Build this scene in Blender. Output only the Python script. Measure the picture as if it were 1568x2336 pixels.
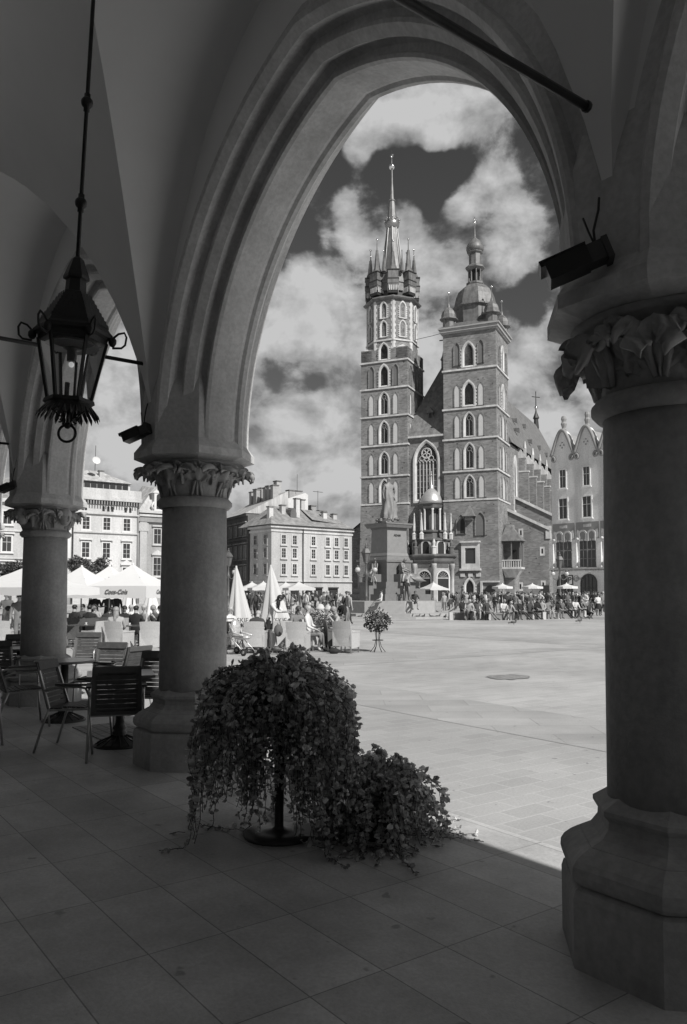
# tuning values of the sky
SKYSTR = 0.12; SKYCLEAR = .60; CLO = 1.7; CHI = 4.7; HAZEV = 2.8
CLOUDS = [(960,215,120,.5),(850,260,100,.5),(1070,230,120,.45),(1040,320,55,.45),(1150,300,70,.2),(830,330,40,.2),
 (815,470,65,.6),(860,530,80,.55),(1160,450,80,.65),(1210,540,90,.6),(1100,490,40,.3),(1200,640,80,.4),(980,500,50,.4),
 (690,640,75,.75),(760,680,110,.7),(640,720,100,.65),(980,560,80,.5),(940,640,100,.5),(1070,600,90,.4),(720,770,80,.5),(840,790,80,.4),
 (1190,860,110,.5),(1000,840,110,.3),(640,960,90,.5),(760,950,90,.45),(620,1080,110,.4),(790,1080,100,.35),(1220,1000,90,.3),
 (260,840,130,.45),(300,1000,140,.4),
 (1010,410,80,-.66),(900,370,60,-.42),(950,400,60,-.36),(1070,400,50,-.4),(700,530,70,-.7),(630,590,55,-.42),(770,385,70,-.45),(1025,470,45,-.4),
 (700,870,45,-.5),(640,855,45,-.3),(1200,745,60,-.55),(1245,700,60,-.4),(1150,700,50,-.25)]
import bpy, math, random
from math import sin, cos, pi, radians, sqrt, atan2, tan
from mathutils import Vector, Matrix, noise
random.seed(7)
for o in list(bpy.data.objects): bpy.data.objects.remove(o)
S = bpy.context.scene
col = S.collection
# ---------------- camera ----------------
FOC, HOR, CZ = 1800.0, 1350.0, 1.57          # focal length and horizon in the units of a 1568 x 2336 picture, eye height
TH = math.atan(FOC/32000.0)
VP = HOR - FOC*tan(TH)
cd = bpy.data.cameras.new('camera'); cam = bpy.data.objects.new('camera', cd); col.objects.link(cam)
cam.location = (0, 0, CZ); cam.rotation_euler = (pi/2 + TH, 0, 0)
cd.sensor_fit = 'VERTICAL'; cd.sensor_height = 36; cd.lens = 36*FOC/2336
cd.shift_y = (VP - 1168)/2336; cd.clip_start = .05; cd.clip_end = 3000
S.camera = cam
# ---------------- light ----------------
S.view_settings.view_transform = 'Standard'; S.view_settings.look = 'None'
S.view_settings.gamma = 1; S.view_settings.exposure = EXPO = 0.0
S.cycles.max_bounces = 10; S.cycles.diffuse_bounces = 8
EL = radians(41)
SD = Vector((.5926, -.8055, 0)); SD.rotate(Matrix.Rotation(radians(.5), 3, 'Z'))   # horizontal direction towards the sun
sunv = Vector((SD.x*cos(EL), SD.y*cos(EL), sin(EL)))
sl = bpy.data.lights.new('sun', 'SUN'); sl.energy = 5.0; sl.angle = radians(.53); sl.color = (1, .985, .96)
sun = bpy.data.objects.new('sun', sl); col.objects.link(sun)
sun.rotation_euler = (-sunv).to_track_quat('-Z', 'Y').to_euler()
def ray(u, v):
    x, a = (u-784)/FOC, (VP-v)/FOC
    return Vector((x, cos(TH)-a*sin(TH), sin(TH)+a*cos(TH)))
def at(u, v, y):
    d = ray(u, v); return Vector((0, 0, CZ)) + d*(y/d.y)
def gd(u, v, z=0.0):
    d = ray(u, v); return Vector((0, 0, CZ)) + d*((z-CZ)/d.z)
def ux(u, y): return at(u, HOR, y).x
w = bpy.data.worlds.new('World'); S.world = w; w.use_nodes = True
class NT:
    def __init__(s, t): s.t = t; s.n = t.nodes; s.l = t.links
    def new(s, k, **kw):
        o = s.n.new(k)
        for a, b in kw.items(): setattr(o, a, b)
        return o
    def put(s, i, v):
        if v is None: return
        if hasattr(v, 'is_output'): s.l.new(v, i)
        else: i.default_value = v
    def m(s, op, a, b=None, c=None, clamp=False):
        o = s.new('ShaderNodeMath', operation=op, use_clamp=clamp)
        for i, v in enumerate((a, b, c)): s.put(o.inputs[i], v)
        return o.outputs[0]
    def vm(s, op, a, b=None, out=0):
        o = s.new('ShaderNodeVectorMath', operation=op)
        s.put(o.inputs[0], a); s.put(o.inputs[1], b)
        return o.outputs[out]
    def mr(s, v, a, b, c, d, smooth=True):
        o = s.new('ShaderNodeMapRange', interpolation_type='SMOOTHSTEP' if smooth else 'LINEAR')
        for i, x in enumerate((v, a, b, c, d)): s.put(o.inputs[i], x)
        return o.outputs[0]
    def noise(s, vec, scale, det=4, rough=.5, dist=0):
        o = s.new('ShaderNodeTexNoise'); s.put(o.inputs['Vector'], vec)
        o.inputs['Scale'].default_value = scale; o.inputs['Detail'].default_value = det
        o.inputs['Roughness'].default_value = rough; o.inputs['Distortion'].default_value = dist
        return o.outputs[0]
    def mix(s, f, a, b):
        o = s.new('ShaderNodeMix', data_type='FLOAT'); s.put(o.inputs[0], f); s.put(o.inputs[2], a); s.put(o.inputs[3], b)
        return o.outputs[0]
W = NT(w.node_tree); W.n.clear()
sky = W.new('ShaderNodeTexSky', sky_type='NISHITA'); sky.sun_disc = False
sky.sun_elevation = EL; sky.sun_rotation = atan2(sunv.x, sunv.y); sky.air_density = 1; sky.dust_density = .6
sep = W.new('ShaderNodeSeparateColor'); W.l.new(sky.outputs[0], sep.inputs[0])
tc = W.new('ShaderNodeTexCoord'); D = W.vm('NORMALIZE', tc.outputs['Generated'])
dz = W.new('ShaderNodeSeparateXYZ'); W.l.new(D, dz.inputs[0]); el = dz.outputs[2]
# the clear sky seen as through a red filter: monochrome, deep
clear = W.m('MULTIPLY', W.m('ADD', W.m('MULTIPLY', sep.outputs[0], .62), W.m('MULTIPLY', sep.outputs[1], .05)), SKYCLEAR)
def warp(vec, sc, amt, det):
    n_ = W.new('ShaderNodeTexNoise'); W.l.new(vec, n_.inputs['Vector']); n_.inputs['Scale'].default_value = sc; n_.inputs['Detail'].default_value = det
    k_ = W.new('ShaderNodeVectorMath', operation='SCALE'); W.l.new(W.vm('SUBTRACT', n_.outputs[1], (.5, .5, .5)), k_.inputs[0]); k_.inputs['Scale'].default_value = amt
    return W.vm('ADD', vec, k_.outputs[0])
DW = warp(warp(D, 5, .10, 2), 18, .03, 3)
def blob(u, v, r, amp):
    c = ray(u, v).normalized()
    d = W.vm('DISTANCE', DW, tuple(c), out=1)
    return W.m('MULTIPLY', W.mr(d, 0, r/FOC, 1, 0), amp)
dens = W.mr(el, .12, .46, .74, .46)
for b in CLOUDS: dens = W.m('ADD', dens, blob(*b))
stretch = warp(W.vm('MULTIPLY', D, (1, 1, 1.35)), 5, .07, 2)
n1 = W.noise(stretch, 6.5, 5, .55); n2 = W.noise(stretch, 17.0, 8, .62); n3 = W.noise(stretch, 45.0, 6, .6)
dens = W.m('ADD', dens, W.m('ADD', W.m('MULTIPLY', W.m('SUBTRACT', n1, .5), .9), W.m('ADD', W.m('MULTIPLY', W.m('SUBTRACT', n2, .5), .75), W.m('MULTIPLY', W.m('SUBTRACT', n3, .5), .16))))
mask = W.mr(dens, .38, .64, 0, 1)
up = W.vm('ADD', stretch, (.012, .0, .030))
shade = W.m('ADD', W.m('MULTIPLY', W.m('SUBTRACT', n1, W.noise(up, 6.5, 5, .55)), 2.6), W.m('MULTIPLY', W.m('SUBTRACT', n2, W.noise(up, 17.0, 8, .62)), .7))
body = W.mr(dens, .48, 1.05, 0, .62, smooth=False)
lit = W.m('ADD', W.m('ADD', shade, body), W.m('ADD', .18, W.m('MULTIPLY', W.m("SUBTRACT", n2, .5), .3)), clamp=True)
cl = W.mr(lit, .0, .85, CLO, CHI, smooth=False)
full = W.mix(mask, clear, cl)
hz = W.mr(el, -.02, .16, .45, 0); full = W.mix(hz, full, HAZEV)
bg = W.new('ShaderNodeBackground'); W.l.new(full, bg.inputs[0]); bg.inputs[1].default_value = SKYSTR
wo = W.new('ShaderNodeOutputWorld'); W.l.new(bg.outputs[0], wo.inputs[0])
# ---------------- materials ----------------
MATS = {}
def mat(name, v, rough=.8, var=.12, scale=6.0, bump=.0, bscale=40., metal=0., spec=.5, kind=None, **k):
    if name in MATS: return MATS[name]
    m = bpy.data.materials.new(name); m.use_nodes = True; t = NT(m.node_tree); t.n.clear()
    out = t.new('ShaderNodeOutputMaterial'); b = t.new('ShaderNodeBsdfPrincipled'); t.l.new(b.outputs[0], out.inputs[0])
    b.inputs['Roughness'].default_value = rough; b.inputs['Metallic'].default_value = metal; b.inputs['Specular IOR Level'].default_value = spec
    tc = t.new('ShaderNodeTexCoord'); P = tc.outputs['Object']
    c = t.noise(P, scale, 6, .6)
    val = t.mr(c, .25, .75, v*(1-var), v*(1+var), smooth=False)
    h = None
    if kind == 'brick':
        s = t.new('ShaderNodeSeparateXYZ'); t.l.new(P, s.inputs[0])
        cb = t.new('ShaderNodeCombineXYZ'); t.l.new(t.m('ADD', s.outputs[0], s.outputs[1]), cb.inputs[0]); t.l.new(s.outputs[2], cb.inputs[1])
        br = t.new('ShaderNodeTexBrick'); t.l.new(cb.outputs[0], br.inputs['Vector'])
        br.inputs['Color1'].default_value = (.72,)*3+(1,); br.inputs['Color2'].default_value = (1.25,)*3+(1,); br.inputs['Mortar'].default_value = (1.15,)*3+(1,)
        br.inputs['Scale'].default_value = 1; br.inputs['Brick Width'].default_value = k.get('bw', .6); br.inputs['Row Height'].default_value = k.get('bh', .22); br.inputs['Mortar Size'].default_value = .02
        val = t.m('MULTIPLY', val, br.outputs[0])
        vor = t.new('ShaderNodeTexVoronoi'); t.l.new(cb.outputs[0], vor.inputs['Vector']); vor.inputs['Scale'].default_value = .75; vor.inputs['Randomness'].default_value = .55
        val = t.m('MULTIPLY', val, t.mr(vor.outputs['Distance'], .10, .15, .35, 1))
        big = t.noise(P, .25, 4, .6); val = t.m('MULTIPLY', val, t.mr(big, .3, .7, .82, 1.15))
    if kind == 'stone':            # streaks and stains of weathering
        st = t.noise(t.vm('MULTIPLY', P, (1, 1, .18)), scale*.8, 5, .65)
        val = t.m('MULTIPLY', val, t.mr(st, .3, .7, .78, 1.15))
        sp = t.noise(P, scale*12, 3, .6); val = t.m('MULTIPLY', val, t.mr(sp, .3, .7, .9, 1.08))
    if kind == 'slabs':
        br = t.new('ShaderNodeTexBrick'); 
        mp = t.new('ShaderNodeMapping'); t.l.new(P, mp.inputs[0]); mp.inputs['Location'].default_value = k.get('off', (0, 0, 0))
        t.l.new(mp.outputs[0], br.inputs['Vector']); br.offset = k.get('shift', .5)
        j = k.get('joint', .35)
        br.inputs['Color1'].default_value = (k.get('c1', .9),)*3+(1,); br.inputs['Color2'].default_value = (k.get('c2', 1.08),)*3+(1,); br.inputs['Mortar'].default_value = (j,)*3+(1,)
        br.inputs['Scale'].default_value = 1; br.inputs['Brick Width'].default_value = k['bw']; br.inputs['Row Height'].default_value = k['bh']; br.inputs['Mortar Size'].default_value = k.get('ms', .006)
        br.inputs['Mortar Smooth'].default_value = .2
        val = t.m('MULTIPLY', val, br.outputs[0])
        big = t.noise(P, k.get('bigs', 1.1), 5, .65); val = t.m('MULTIPLY', val, t.mr(big, .3, .72, k.get('lo', .8), k.get('hi', 1.15)))
        spk = t.noise(P, 45, 3, .7); val = t.m('MULTIPLY', val, t.mr(spk, .3, .7, .9, 1.08))
        stn = t.noise(P, 9, 2, .5); val = t.m('MULTIPLY', val, t.mr(stn, .24, .31, .6, 1))
        rr = t.mr(big, .3, .7, rough-.1, rough+.1); t.l.new(rr, b.inputs['Roughness'])
        h = t.m('ADD', t.m('MULTIPLY', br.outputs[1], -1.0), t.m('MULTIPLY', spk, .25))
    if kind == 'roof':
        s = t.new('ShaderNodeSeparateXYZ'); t.l.new(P, s.inputs[0])
        wv = t.m('FRACT', t.m('MULTIPLY', t.m('ADD', s.outputs[0], s.outputs[1]), 1/k.get('pitch', 1.2)))
        val = t.m('MULTIPLY', val, t.mr(wv, .0, .08, .7, 1))
        st = t.noise(t.vm('MULTIPLY', P, (1, 1, .15)), 1.5, 5, .65); val = t.m('MULTIPLY', val, t.mr(st, .3, .7, .7, 1.25))
    t.l.new(val, b.inputs['Base Color'])
    if bump:
        bn = t.new('ShaderNodeBump'); bn.inputs['Strength'].default_value = bump; bn.inputs['Distance'].default_value = k.get('bd', .01)
        hh = t.noise(P, bscale, 5, .6)
        if h is not None: hh = t.m('ADD', h, t.m('MULTIPLY', hh, .3))
        t.l.new(hh, bn.inputs['Height']); t.l.new(bn.outputs[0], b.inputs['Normal'])
    if k.get('trans'):
        b.inputs['Transmission Weight'].default_value = k['trans']; b.inputs['IOR'].default_value = 1.05
    if k.get('emit'):
        b.inputs['Emission Color'].default_value = (1, 1, 1, 1); b.inputs['Emission Strength'].default_value = k['emit']
    MATS[name] = m; return m
def leafmat(name, v, tr=.3):
    m = bpy.data.materials.new(name); m.use_nodes = True; t = NT(m.node_tree); t.n.clear()
    out = t.new('ShaderNodeOutputMaterial'); b = t.new('ShaderNodeBsdfPrincipled'); b.inputs['Roughness'].default_value = .42
    tc = t.new('ShaderNodeTexCoord'); gi = t.new('ShaderNodeNewGeometry')
    c = t.m('MULTIPLY', t.mr(gi.outputs['Random Per Island'], 0, 1, v*.45, v*1.7, smooth=False), t.mr(t.noise(tc.outputs['Object'], 9, 3), .3, .7, .75, 1.2))
    t.l.new(c, b.inputs['Base Color'])
    tl = t.new('ShaderNodeBsdfTranslucent'); t.l.new(c, tl.inputs[0]); mx = t.new('ShaderNodeMixShader'); mx.inputs[0].default_value = tr
    t.l.new(b.outputs[0], mx.inputs[1]); t.l.new(tl.outputs[0], mx.inputs[2]); t.l.new(mx.outputs[0], out.inputs[0])
    MATS[name] = m; return m
PLAS = mat('vault_plaster', .78, .9, .05, 1.1, .12, 25)
STONE = mat('pillar_sandstone', .41, .85, .22, 2.2, .5, 60, kind='stone', bd=.006)
MOULD = mat('arch_moulding_stone', .57, .85, .12, 2.5, .35, 50, kind='stone', bd=.006)
FLOOR = mat('floor_slabs', .55, .5, .08, 2, .35, 90, spec=.4, kind='slabs', bw=.714, bh=.3635, off=(-.066, -.059, 0), shift=0., joint=.45, ms=.0035, c1=.86, c2=1.1, lo=.70, hi=1.22)
PAVE = mat('square_paving', .41, .8, .06, .6, .3, 60, kind='slabs', bw=.46, bh=.235, off=(0, 0, 0), joint=1.13, ms=.010, c1=.91, c2=1.04, bigs=.18, lo=.82, hi=1.12)
PAVE2 = mat('smooth_granite_band', .385, .7, .08, .9, .2, 60, kind='slabs', bw=1.3, bh=.62, joint=.8, ms=.01, bigs=.5, lo=.85, hi=1.1)
COBB = mat('small_cobbles', .36, .85, .1, 1.5, .4, 30, kind='slabs', bw=.13, bh=.11, joint=.6, ms=.014, bigs=.25)
IRON = mat('black_iron', .025, .45, .3, 12, .2, 80, metal=.4)
DMET = mat('dark_paint_metal', .035, .4, .2, 8)
ALU = mat('satin_aluminium', .45, .35, .1, 9, metal=.85)
WOODD = mat('dark_slat_wood', .06, .5, .35, 14, .2, 60)
TBL = mat('table_top_laminate', .16, .3, .1, 5)
GLASS = mat('lantern_glass', .9, .04, 0, 1, trans=.96)
WIN = mat('window_glass', .035, .12, .3, .7, spec=.8)
WHITE = mat('white_limewash', .6, .8, .08, 2)
WICK = mat('pale_wicker', .45, .7, .12, 30, .4, 120)
WICKD = mat('dark_wicker', .10, .7, .2, 30, .4, 120)
CANV = mat('white_canvas', .66, .8, .03, 2)
CANG = mat('cream_canvas', .55, .85, .05, 2)
BRICK = mat('church_brick', .20, .9, .15, .8, kind='brick')
BRICKS = mat('church_brick_south', .20, .9, .12, .8, kind='brick')
LIME = mat('pale_stone_trim', .55, .85, .12, 1.2, kind='stone')
NICHE = mat('plastered_niche', .52, .85, .06, 1)
ROOFC = mat('copper_roof', .10, .5, .2, .8, kind='roof', spec=.6)
ROOFL = mat('lead_plates', .16, .5, .3, 1.2, kind='roof', pitch=.9, metal=.2)
TILE = mat('roof_tiles', .16, .85, .2, 1, kind='roof', pitch=.5)
GOLD = mat('gilt_ball', .8, .15, 0, 1, metal=1)
BRONZ = mat('bronze_statue', .13, .45, .35, 3, .6, 14, metal=.35)
BRONZL = mat('weathered_bronze', .22, .5, .35, 2.5, .6, 10, metal=.25)
GRAN = mat('polished_granite', .17, .5, .15, 5)
GRAN2 = mat('pale_granite_step', .34, .8, .12, 3, .2)
PEBB = mat('bollard_stone', .5, .8, .08, 6)
SKIN = mat('skin', .36, .6, .08, 6)
LEAF = leafmat('trailing_leaf', .5, .35); LEAF2 = leafmat('tree_leaf', .10, .3); LEAF3 = leafmat('flower_leaf', .10, .3)
PETAL = mat('pale_petal', .6, .7, .2, 20)
TON = {n: mat('cloth_'+n, v, .85, .15, 9) for n, v in dict(black=.018, dark=.045, grey=.11, mid=.19, pale=.36, white=.62).items()}
HAIR = {n: mat('hair_'+n, v, .55, .3, 30) for n, v in dict(dark=.02, brown=.06, fair=.26, white=.38).items()}
SHOE = mat('shoe_leather', .03, .5, .2, 9)
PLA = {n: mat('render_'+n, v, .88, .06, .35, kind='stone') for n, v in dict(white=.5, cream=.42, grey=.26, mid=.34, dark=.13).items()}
# ---------------- mesh builder ----------------
class MB:
    def __init__(s): s.v = []; s.f = []; s.mi = []; s.sm = []; s.m = []; s.T = Matrix.Identity(4); s.cur = 0; s.smooth = False
    def use(s, m):
        if m not in s.m: s.m.append(m)
        s.cur = s.m.index(m); return s
    def add(s, vs, fs, smooth=None):
        b = len(s.v); s.v += [tuple(s.T @ Vector(p)) for p in vs]
        for f in fs: s.f.append(tuple(b+i for i in f)); s.mi.append(s.cur); s.sm.append(s.smooth if smooth is None else smooth)
        return s
    def box(s, x0, x1, y0, y1, z0, z1, tx=0, ty=0):
        # tx, ty shrink the top
        return s.add([(x0,y0,z0),(x1,y0,z0),(x1,y1,z0),(x0,y1,z0),(x0+tx,y0+ty,z1),(x1-tx,y0+ty,z1),(x1-tx,y1-ty,z1),(x0+tx,y1-ty,z1)],
                     [(0,3,2,1),(4,5,6,7),(0,1,5,4),(1,2,6,5),(2,3,7,6),(3,0,4,7)])
    def prism(s, pts, y0, y1):      # polygon in x,z pushed along y
        n = len(pts); return s.add([(x, y0, z) for x, z in pts]+[(x, y1, z) for x, z in pts],
            [tuple(range(n)), tuple(range(2*n-1, n-1, -1))]+[(i, i+n, (i+1) % n+n, (i+1) % n) for i in range(n)])
    def ring(s, A, B, y0, y1):      # frame between closed outlines A (outer) and B (inner) in x,z, from y0 (front) to y1
        n = len(A); V = [(x,y0,z) for x,z in A]+[(x,y0,z) for x,z in B]+[(x,y1,z) for x,z in A]+[(x,y1,z) for x,z in B]; F = []
        for i in range(n):
            j = (i+1) % n; F += [(i,j,n+j,n+i), (i,2*n+i,2*n+j,j), (n+i,n+j,3*n+j,3*n+i)]
        return s.add(V, F)
    def lathe(s, prof, seg=16, smooth=True, ph=0, c=(0,0), cap=True, arc=None):
        V = []; F = []; n = len(prof); A = arc or 2*pi; m = seg if not arc else seg+1
        for r, z in prof:
            for k in range(m): a = ph+A*k/seg; V.append((c[0]+r*cos(a), c[1]+r*sin(a), z))
        for i in range(n-1):
            for k in range(seg): F.append((i*m+k, i*m+(k+1) % m, (i+1)*m+(k+1) % m, (i+1)*m+k))
        if cap and not arc:
            if prof[0][0] > 1e-4: F.append(tuple(range(seg-1, -1, -1)))
            if prof[-1][0] > 1e-4: F.append(tuple((n-1)*m+k for k in range(seg)))
        return s.add(V, F, smooth)
    def tube(s, pts, r, seg=8, smooth=True, closed=False, cap=True):
        P = [Vector(p) for p in pts]; R = r if isinstance(r, (list, tuple)) else [r]*len(P); V = []; F = []; n = len(P); up = Vector((0,0,1)); u = None
        for i, p in enumerate(P):
            d = (P[(i+1) % n]-P[i-1]) if closed else (P[min(i+1, n-1)]-P[max(i-1, 0)])
            d.normalize() if d.length > 1e-9 else None
            if u is None: u = d.cross(up if abs(d.z) < .95 else Vector((1,0,0))).normalized()
            else: u = (u-d*u.dot(d)).normalized()
            w_ = d.cross(u)
            for k in range(seg): a = 2*pi*k/seg; V.append(p+(u*cos(a)+w_*sin(a))*R[i])
        for i in range(n if closed else n-1):
            for k in range(seg): F.append((i*seg+k, i*seg+(k+1) % seg, ((i+1) % n)*seg+(k+1) % seg, ((i+1) % n)*seg+k))
        if not closed and cap: F += [tuple(range(seg-1, -1, -1)), tuple((n-1)*seg+k for k in range(seg))]
        return s.add(V, F, smooth)
    def sph(s, c, r, seg=10, rings=6, sz=1, smooth=True):
        r = r if isinstance(r, (tuple, list)) else (r, r, r*sz)
        V = [(c[0], c[1], c[2]-r[2])]; F = []
        for i in range(1, rings):
            a = -pi/2+pi*i/rings
            for k in range(seg): b = 2*pi*k/seg; V.append((c[0]+r[0]*cos(a)*cos(b), c[1]+r[1]*cos(a)*sin(b), c[2]+r[2]*sin(a)))
        V.append((c[0], c[1], c[2]+r[2])); t = len(V)-1
        for k in range(seg): F.append((0, 1+(k+1) % seg, 1+k)); F.append((t, t-seg+k, t-seg+(k+1) % seg))
        for i in range(rings-2):
            for k in range(seg): a = 1+i*seg; F.append((a+k, a+(k+1) % seg, a+seg+(k+1) % seg, a+seg+k))
        return s.add(V, F, smooth)
    def beam(s, p, q, wd, h, up=(0,0,1)):   # rectangular bar from p to q
        p = Vector(p); q = Vector(q); d = (q-p).normalized(); x = d.cross(Vector(up)); x = x.normalized() if x.length > 1e-6 else Vector((1,0,0)); y = x.cross(d)
        V = [b+x*a*wd/2+y*c*h/2 for b in (p, q) for a, c in ((-1,-1),(1,-1),(1,1),(-1,1))]
        return s.add(V, [(0,3,2,1),(4,5,6,7),(0,1,5,4),(1,2,6,5),(2,3,7,6),(3,0,4,7)])
    def out(s, name, parent=None, loc=None, mat0=None):
        me = bpy.data.meshes.new(name); me.from_pydata(s.v, [], s.f)
        for m in (s.m or [mat0]): me.materials.append(m)
        me.polygons.foreach_set('material_index', s.mi); me.polygons.foreach_set('use_smooth', s.sm)
        me.update(); o = bpy.data.objects.new(name, me); col.objects.link(o)
        if parent: o.parent = parent
        if loc: o.location = loc
        return o
def mb(m=None, smooth=False):
    b = MB(); b.smooth = smooth
    if m: b.use(m)
    return b
def tag(o, label=None, cat=None, group=None, kind=None):
    if label: o['label'] = label
    if cat: o['category'] = cat
    if group: o['group'] = group
    if kind: o['kind'] = kind
    return o
def thing(name, label, cat, loc=(0,0,0), rz=0, group=None):
    o = bpy.data.objects.new(name, None); o.empty_display_size = .2; col.objects.link(o); o.location = loc; o.rotation_euler = (0,0,rz)
    return tag(o, label, cat, group)
def dup(root, loc, rz=0, label=None, group=None, scale=None, mats=None):
    def cp(o, par):
        c = o.copy(); col.objects.link(c); c.parent = par
        for k in list(o.children): cp(k, c)
        return c
    r = cp(root, None); r.location = loc; r.rotation_euler = (0,0,rz)
    if scale: r.scale = (scale,)*3
    if label: r['label'] = label
    if group: r['group'] = group
    return r
def archpts(w_, h, pt=1.2, n=5, x=0., z=0.):
    # outline of an opening with a pointed head: width w_, full height h, closed, from bottom left anticlockwise; pt = radius / width (0.5 = round)
    R = pt*w_; e = R-w_/2; am = math.acos(e/R); hh = R*sin(am); sp = h-hh
    right = [(-e+R*cos(am*i/n), sp+R*sin(am*i/n)) for i in range(n+1)]
    left = [(-p[0], p[1]) for p in reversed(right[:-1])]
    return [(x+p[0], z+p[1]) for p in [(-w_/2, 0), (w_/2, 0)]+right+left]
SQ = atan2(.5926, .8055)              # angle of the outward normal of the arcade: local x = outwards over the square
A2 = Vector((-.5926, .8055, 0)); N2 = Vector((.8055, .5926, 0)); C1 = Vector((-1.411, 7.45, 0))
def st(s, t, z=0): return C1+A2*s+N2*t+Vector((0,0,z))
GZ = -.2
# ---------------- ground ----------------
# local frame of the arcade: x = along the arcade (s), y = outwards (t)
AR = atan2(A2.y, A2.x)                # frame of the floor: x = along the arcade, y = inwards
SWAP = Matrix(((0,1,0,0),(1,0,0,0),(0,0,1,0),(0,0,0,1)))      # builders below write (along, outwards, up)
def mw(m): b = mb(m); b.T = SWAP; return b
b = mb(FLOOR); b.box(-16, 24, -.72, 4.2, -.6, 0); fl = b.out('arcade_floor', loc=C1); fl.rotation_euler = (0,0,AR); tag(fl, kind='structure')
b = mb(PAVE); b.add([(-700,-700,0),(700,-700,0),(700,700,0),(-700,700,0)], [(0,1,2,3)])
g = b.out('square_paving', loc=(0,0,GZ)); g.rotation_euler = (0,0,SQ); tag(g, kind='structure')
b = mb(PAVE2)
def strip(u0, v0, u1, v1, wd):
    p, q = gd(u0, v0, GZ), gd(u1, v1, GZ); d = (q-p).normalized(); x = Vector((-d.y, d.x, 0))*wd/2
    b.add([p-x, q-x, q+x, p+x], [(0,1,2,3)])
p0 = st(-40, 5.2); q0 = st(60, 5.2)
for t0, t1 in ((4.3, 6.1), (18.5, 19.6)):
    b.add([st(-60,t0), st(-60,t1), st(90,t1), st(90,t0)], [(0,1,2,3)])
for s0 in (-12.5, 8.5, 30):
    for ta, tb in ((6.1, 18.5), (19.6, 60)): b.add([st(s0,ta), st(s0,tb), st(s0+1.1,tb), st(s0+1.1,ta)], [(0,1,2,3)])
bd = b.out('paving_bands', loc=(0,0,GZ+.004)); tag(bd, kind='structure')
b = mb(COBB); b.add([st(-60,40), st(-60,44), st(90,44), st(90,40)], [(0,1,2,3)]); tag(b.out('cobbled_strip', loc=(0,0,GZ+.008)), kind='structure')
b = mb(mat('dark_setts', .25, .7, .3, 3, kind='slabs', bw=.2, bh=.15, joint=1.4))     # drain cover and wet patch of dark stone in the paving
rs = random.Random(4); b.add([tuple(gd(1163+52*cos(k*pi/16)*(.8+.3*rs.random()), 1523+5.5*sin(k*pi/16)*(.7+.4*rs.random()), 0))[:2]+(0,) for k in range(32)], [tuple(range(32))])
tag(b.out('paving_stain', loc=(0,0,GZ+.012)), kind='structure')
# ---------------- arcade ----------------
# the long building that the arcade belongs to
SP = 4.885; ZS, RR, EE = 2.95, .93, .5; HALF = 1.97
def archcurve(r, N=26):
    rad = HALF+EE+r; am = math.acos(EE/rad); L = []
    for i in range(N+1): a = am*i/N; L.append((-EE+rad*cos(a), ZS+RR*rad*sin(a)))
    zb = 2.86
    L = [(L[0][0], zb), (L[0][0], (zb+ZS)/2+.02)]+L
    return [(-x, z) for x, z in L]+[(x, z) for x, z in reversed(L[:-1])]
PROF = [(.46,-.40),(.345,-.40),(.335,-.46),(.315,-.475),(.285,-.46),(.24,-.40),(.265,-.325),(.245,-.275),(.20,-.265),(.175,-.30),(.15,-.295),(.095,-.225),(.135,-.15),(.11,-.10),(.06,-.095),(.035,-.135),(.01,-.13),(0,-.10),
        (0,.14),(.012,.17),(-.012,.195),(-.012,.235),(.015,.262),(.05,.262),(.09,.24),(.13,.26),(.155,.30),(.17,.36),(.20,.37),(.24,.40),(.27,.46),(.46,.46)]
arcade = thing('arcade_building', 'long stone trading hall whose vaulted arcade frames the view, dim plaster vault and moulded arches', 'building', C1, SQ)
BAYS = [-3, -2, -1, 0, 1, 2, 3]          # bay k spans s from k*SP to (k+1)*SP
def arch_mesh(k):
    b = mw(MOULD); c = (k+.5)*SP; V = []; F = []; cs = [archcurve(r) for r, t in PROF]; n = len(cs[0]); m = len(PROF)
    for j, (r, t) in enumerate(PROF):
        for i, (x, z) in enumerate(cs[j]):
            V.append((c+x, t, z))
    for j in range(m-1):
        for i in range(n-1): F.append((j*n+i, j*n+i+1, (j+1)*n+i+1, (j+1)*n+i))
    b.add(V, F, False); return b
for k in BAYS: arch_mesh(k).out('arch', arcade)
def wall_face(k, t, top, name, m):
    b = mw(m); c = (k+.5)*SP; cs = archcurve(.46); V = []; F = []
    for x, z in cs: V.append((c+x, t, z)); V.append((c+max(-SP/2, min(SP/2, x*1.0)), t, top))
    for i in range(len(cs)-1): F.append((2*i, 2*i+1, 2*i+3, 2*i+2))
    b.add(V, F); return b.out(name, arcade)
for k in BAYS:
    wall_face(k, -.40, 7.2, 'inner_wall', PLAS); wall_face(k, .46, 15.0, 'outer_wall', PLA['cream'])
b = mw(PLA['cream']); b.box(-3*SP, 4*SP, -5.4, .455, 7.25, 14.9); b.box(-3*SP, 4*SP, -5.5, .52, 15.0, 15.35); b.out('upper_storey', arcade)
b = mw(PLA['grey']); b.box(-3*SP, 4*SP, -4.5, -3.95, -.3, 7.3); b.out('back_wall', arcade)
b = mw(PLA['grey']); b.box(-3*SP-.5, -3*SP, -4.5, .46, -.3, 7.3); b.out('end_wall', arcade)
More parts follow.
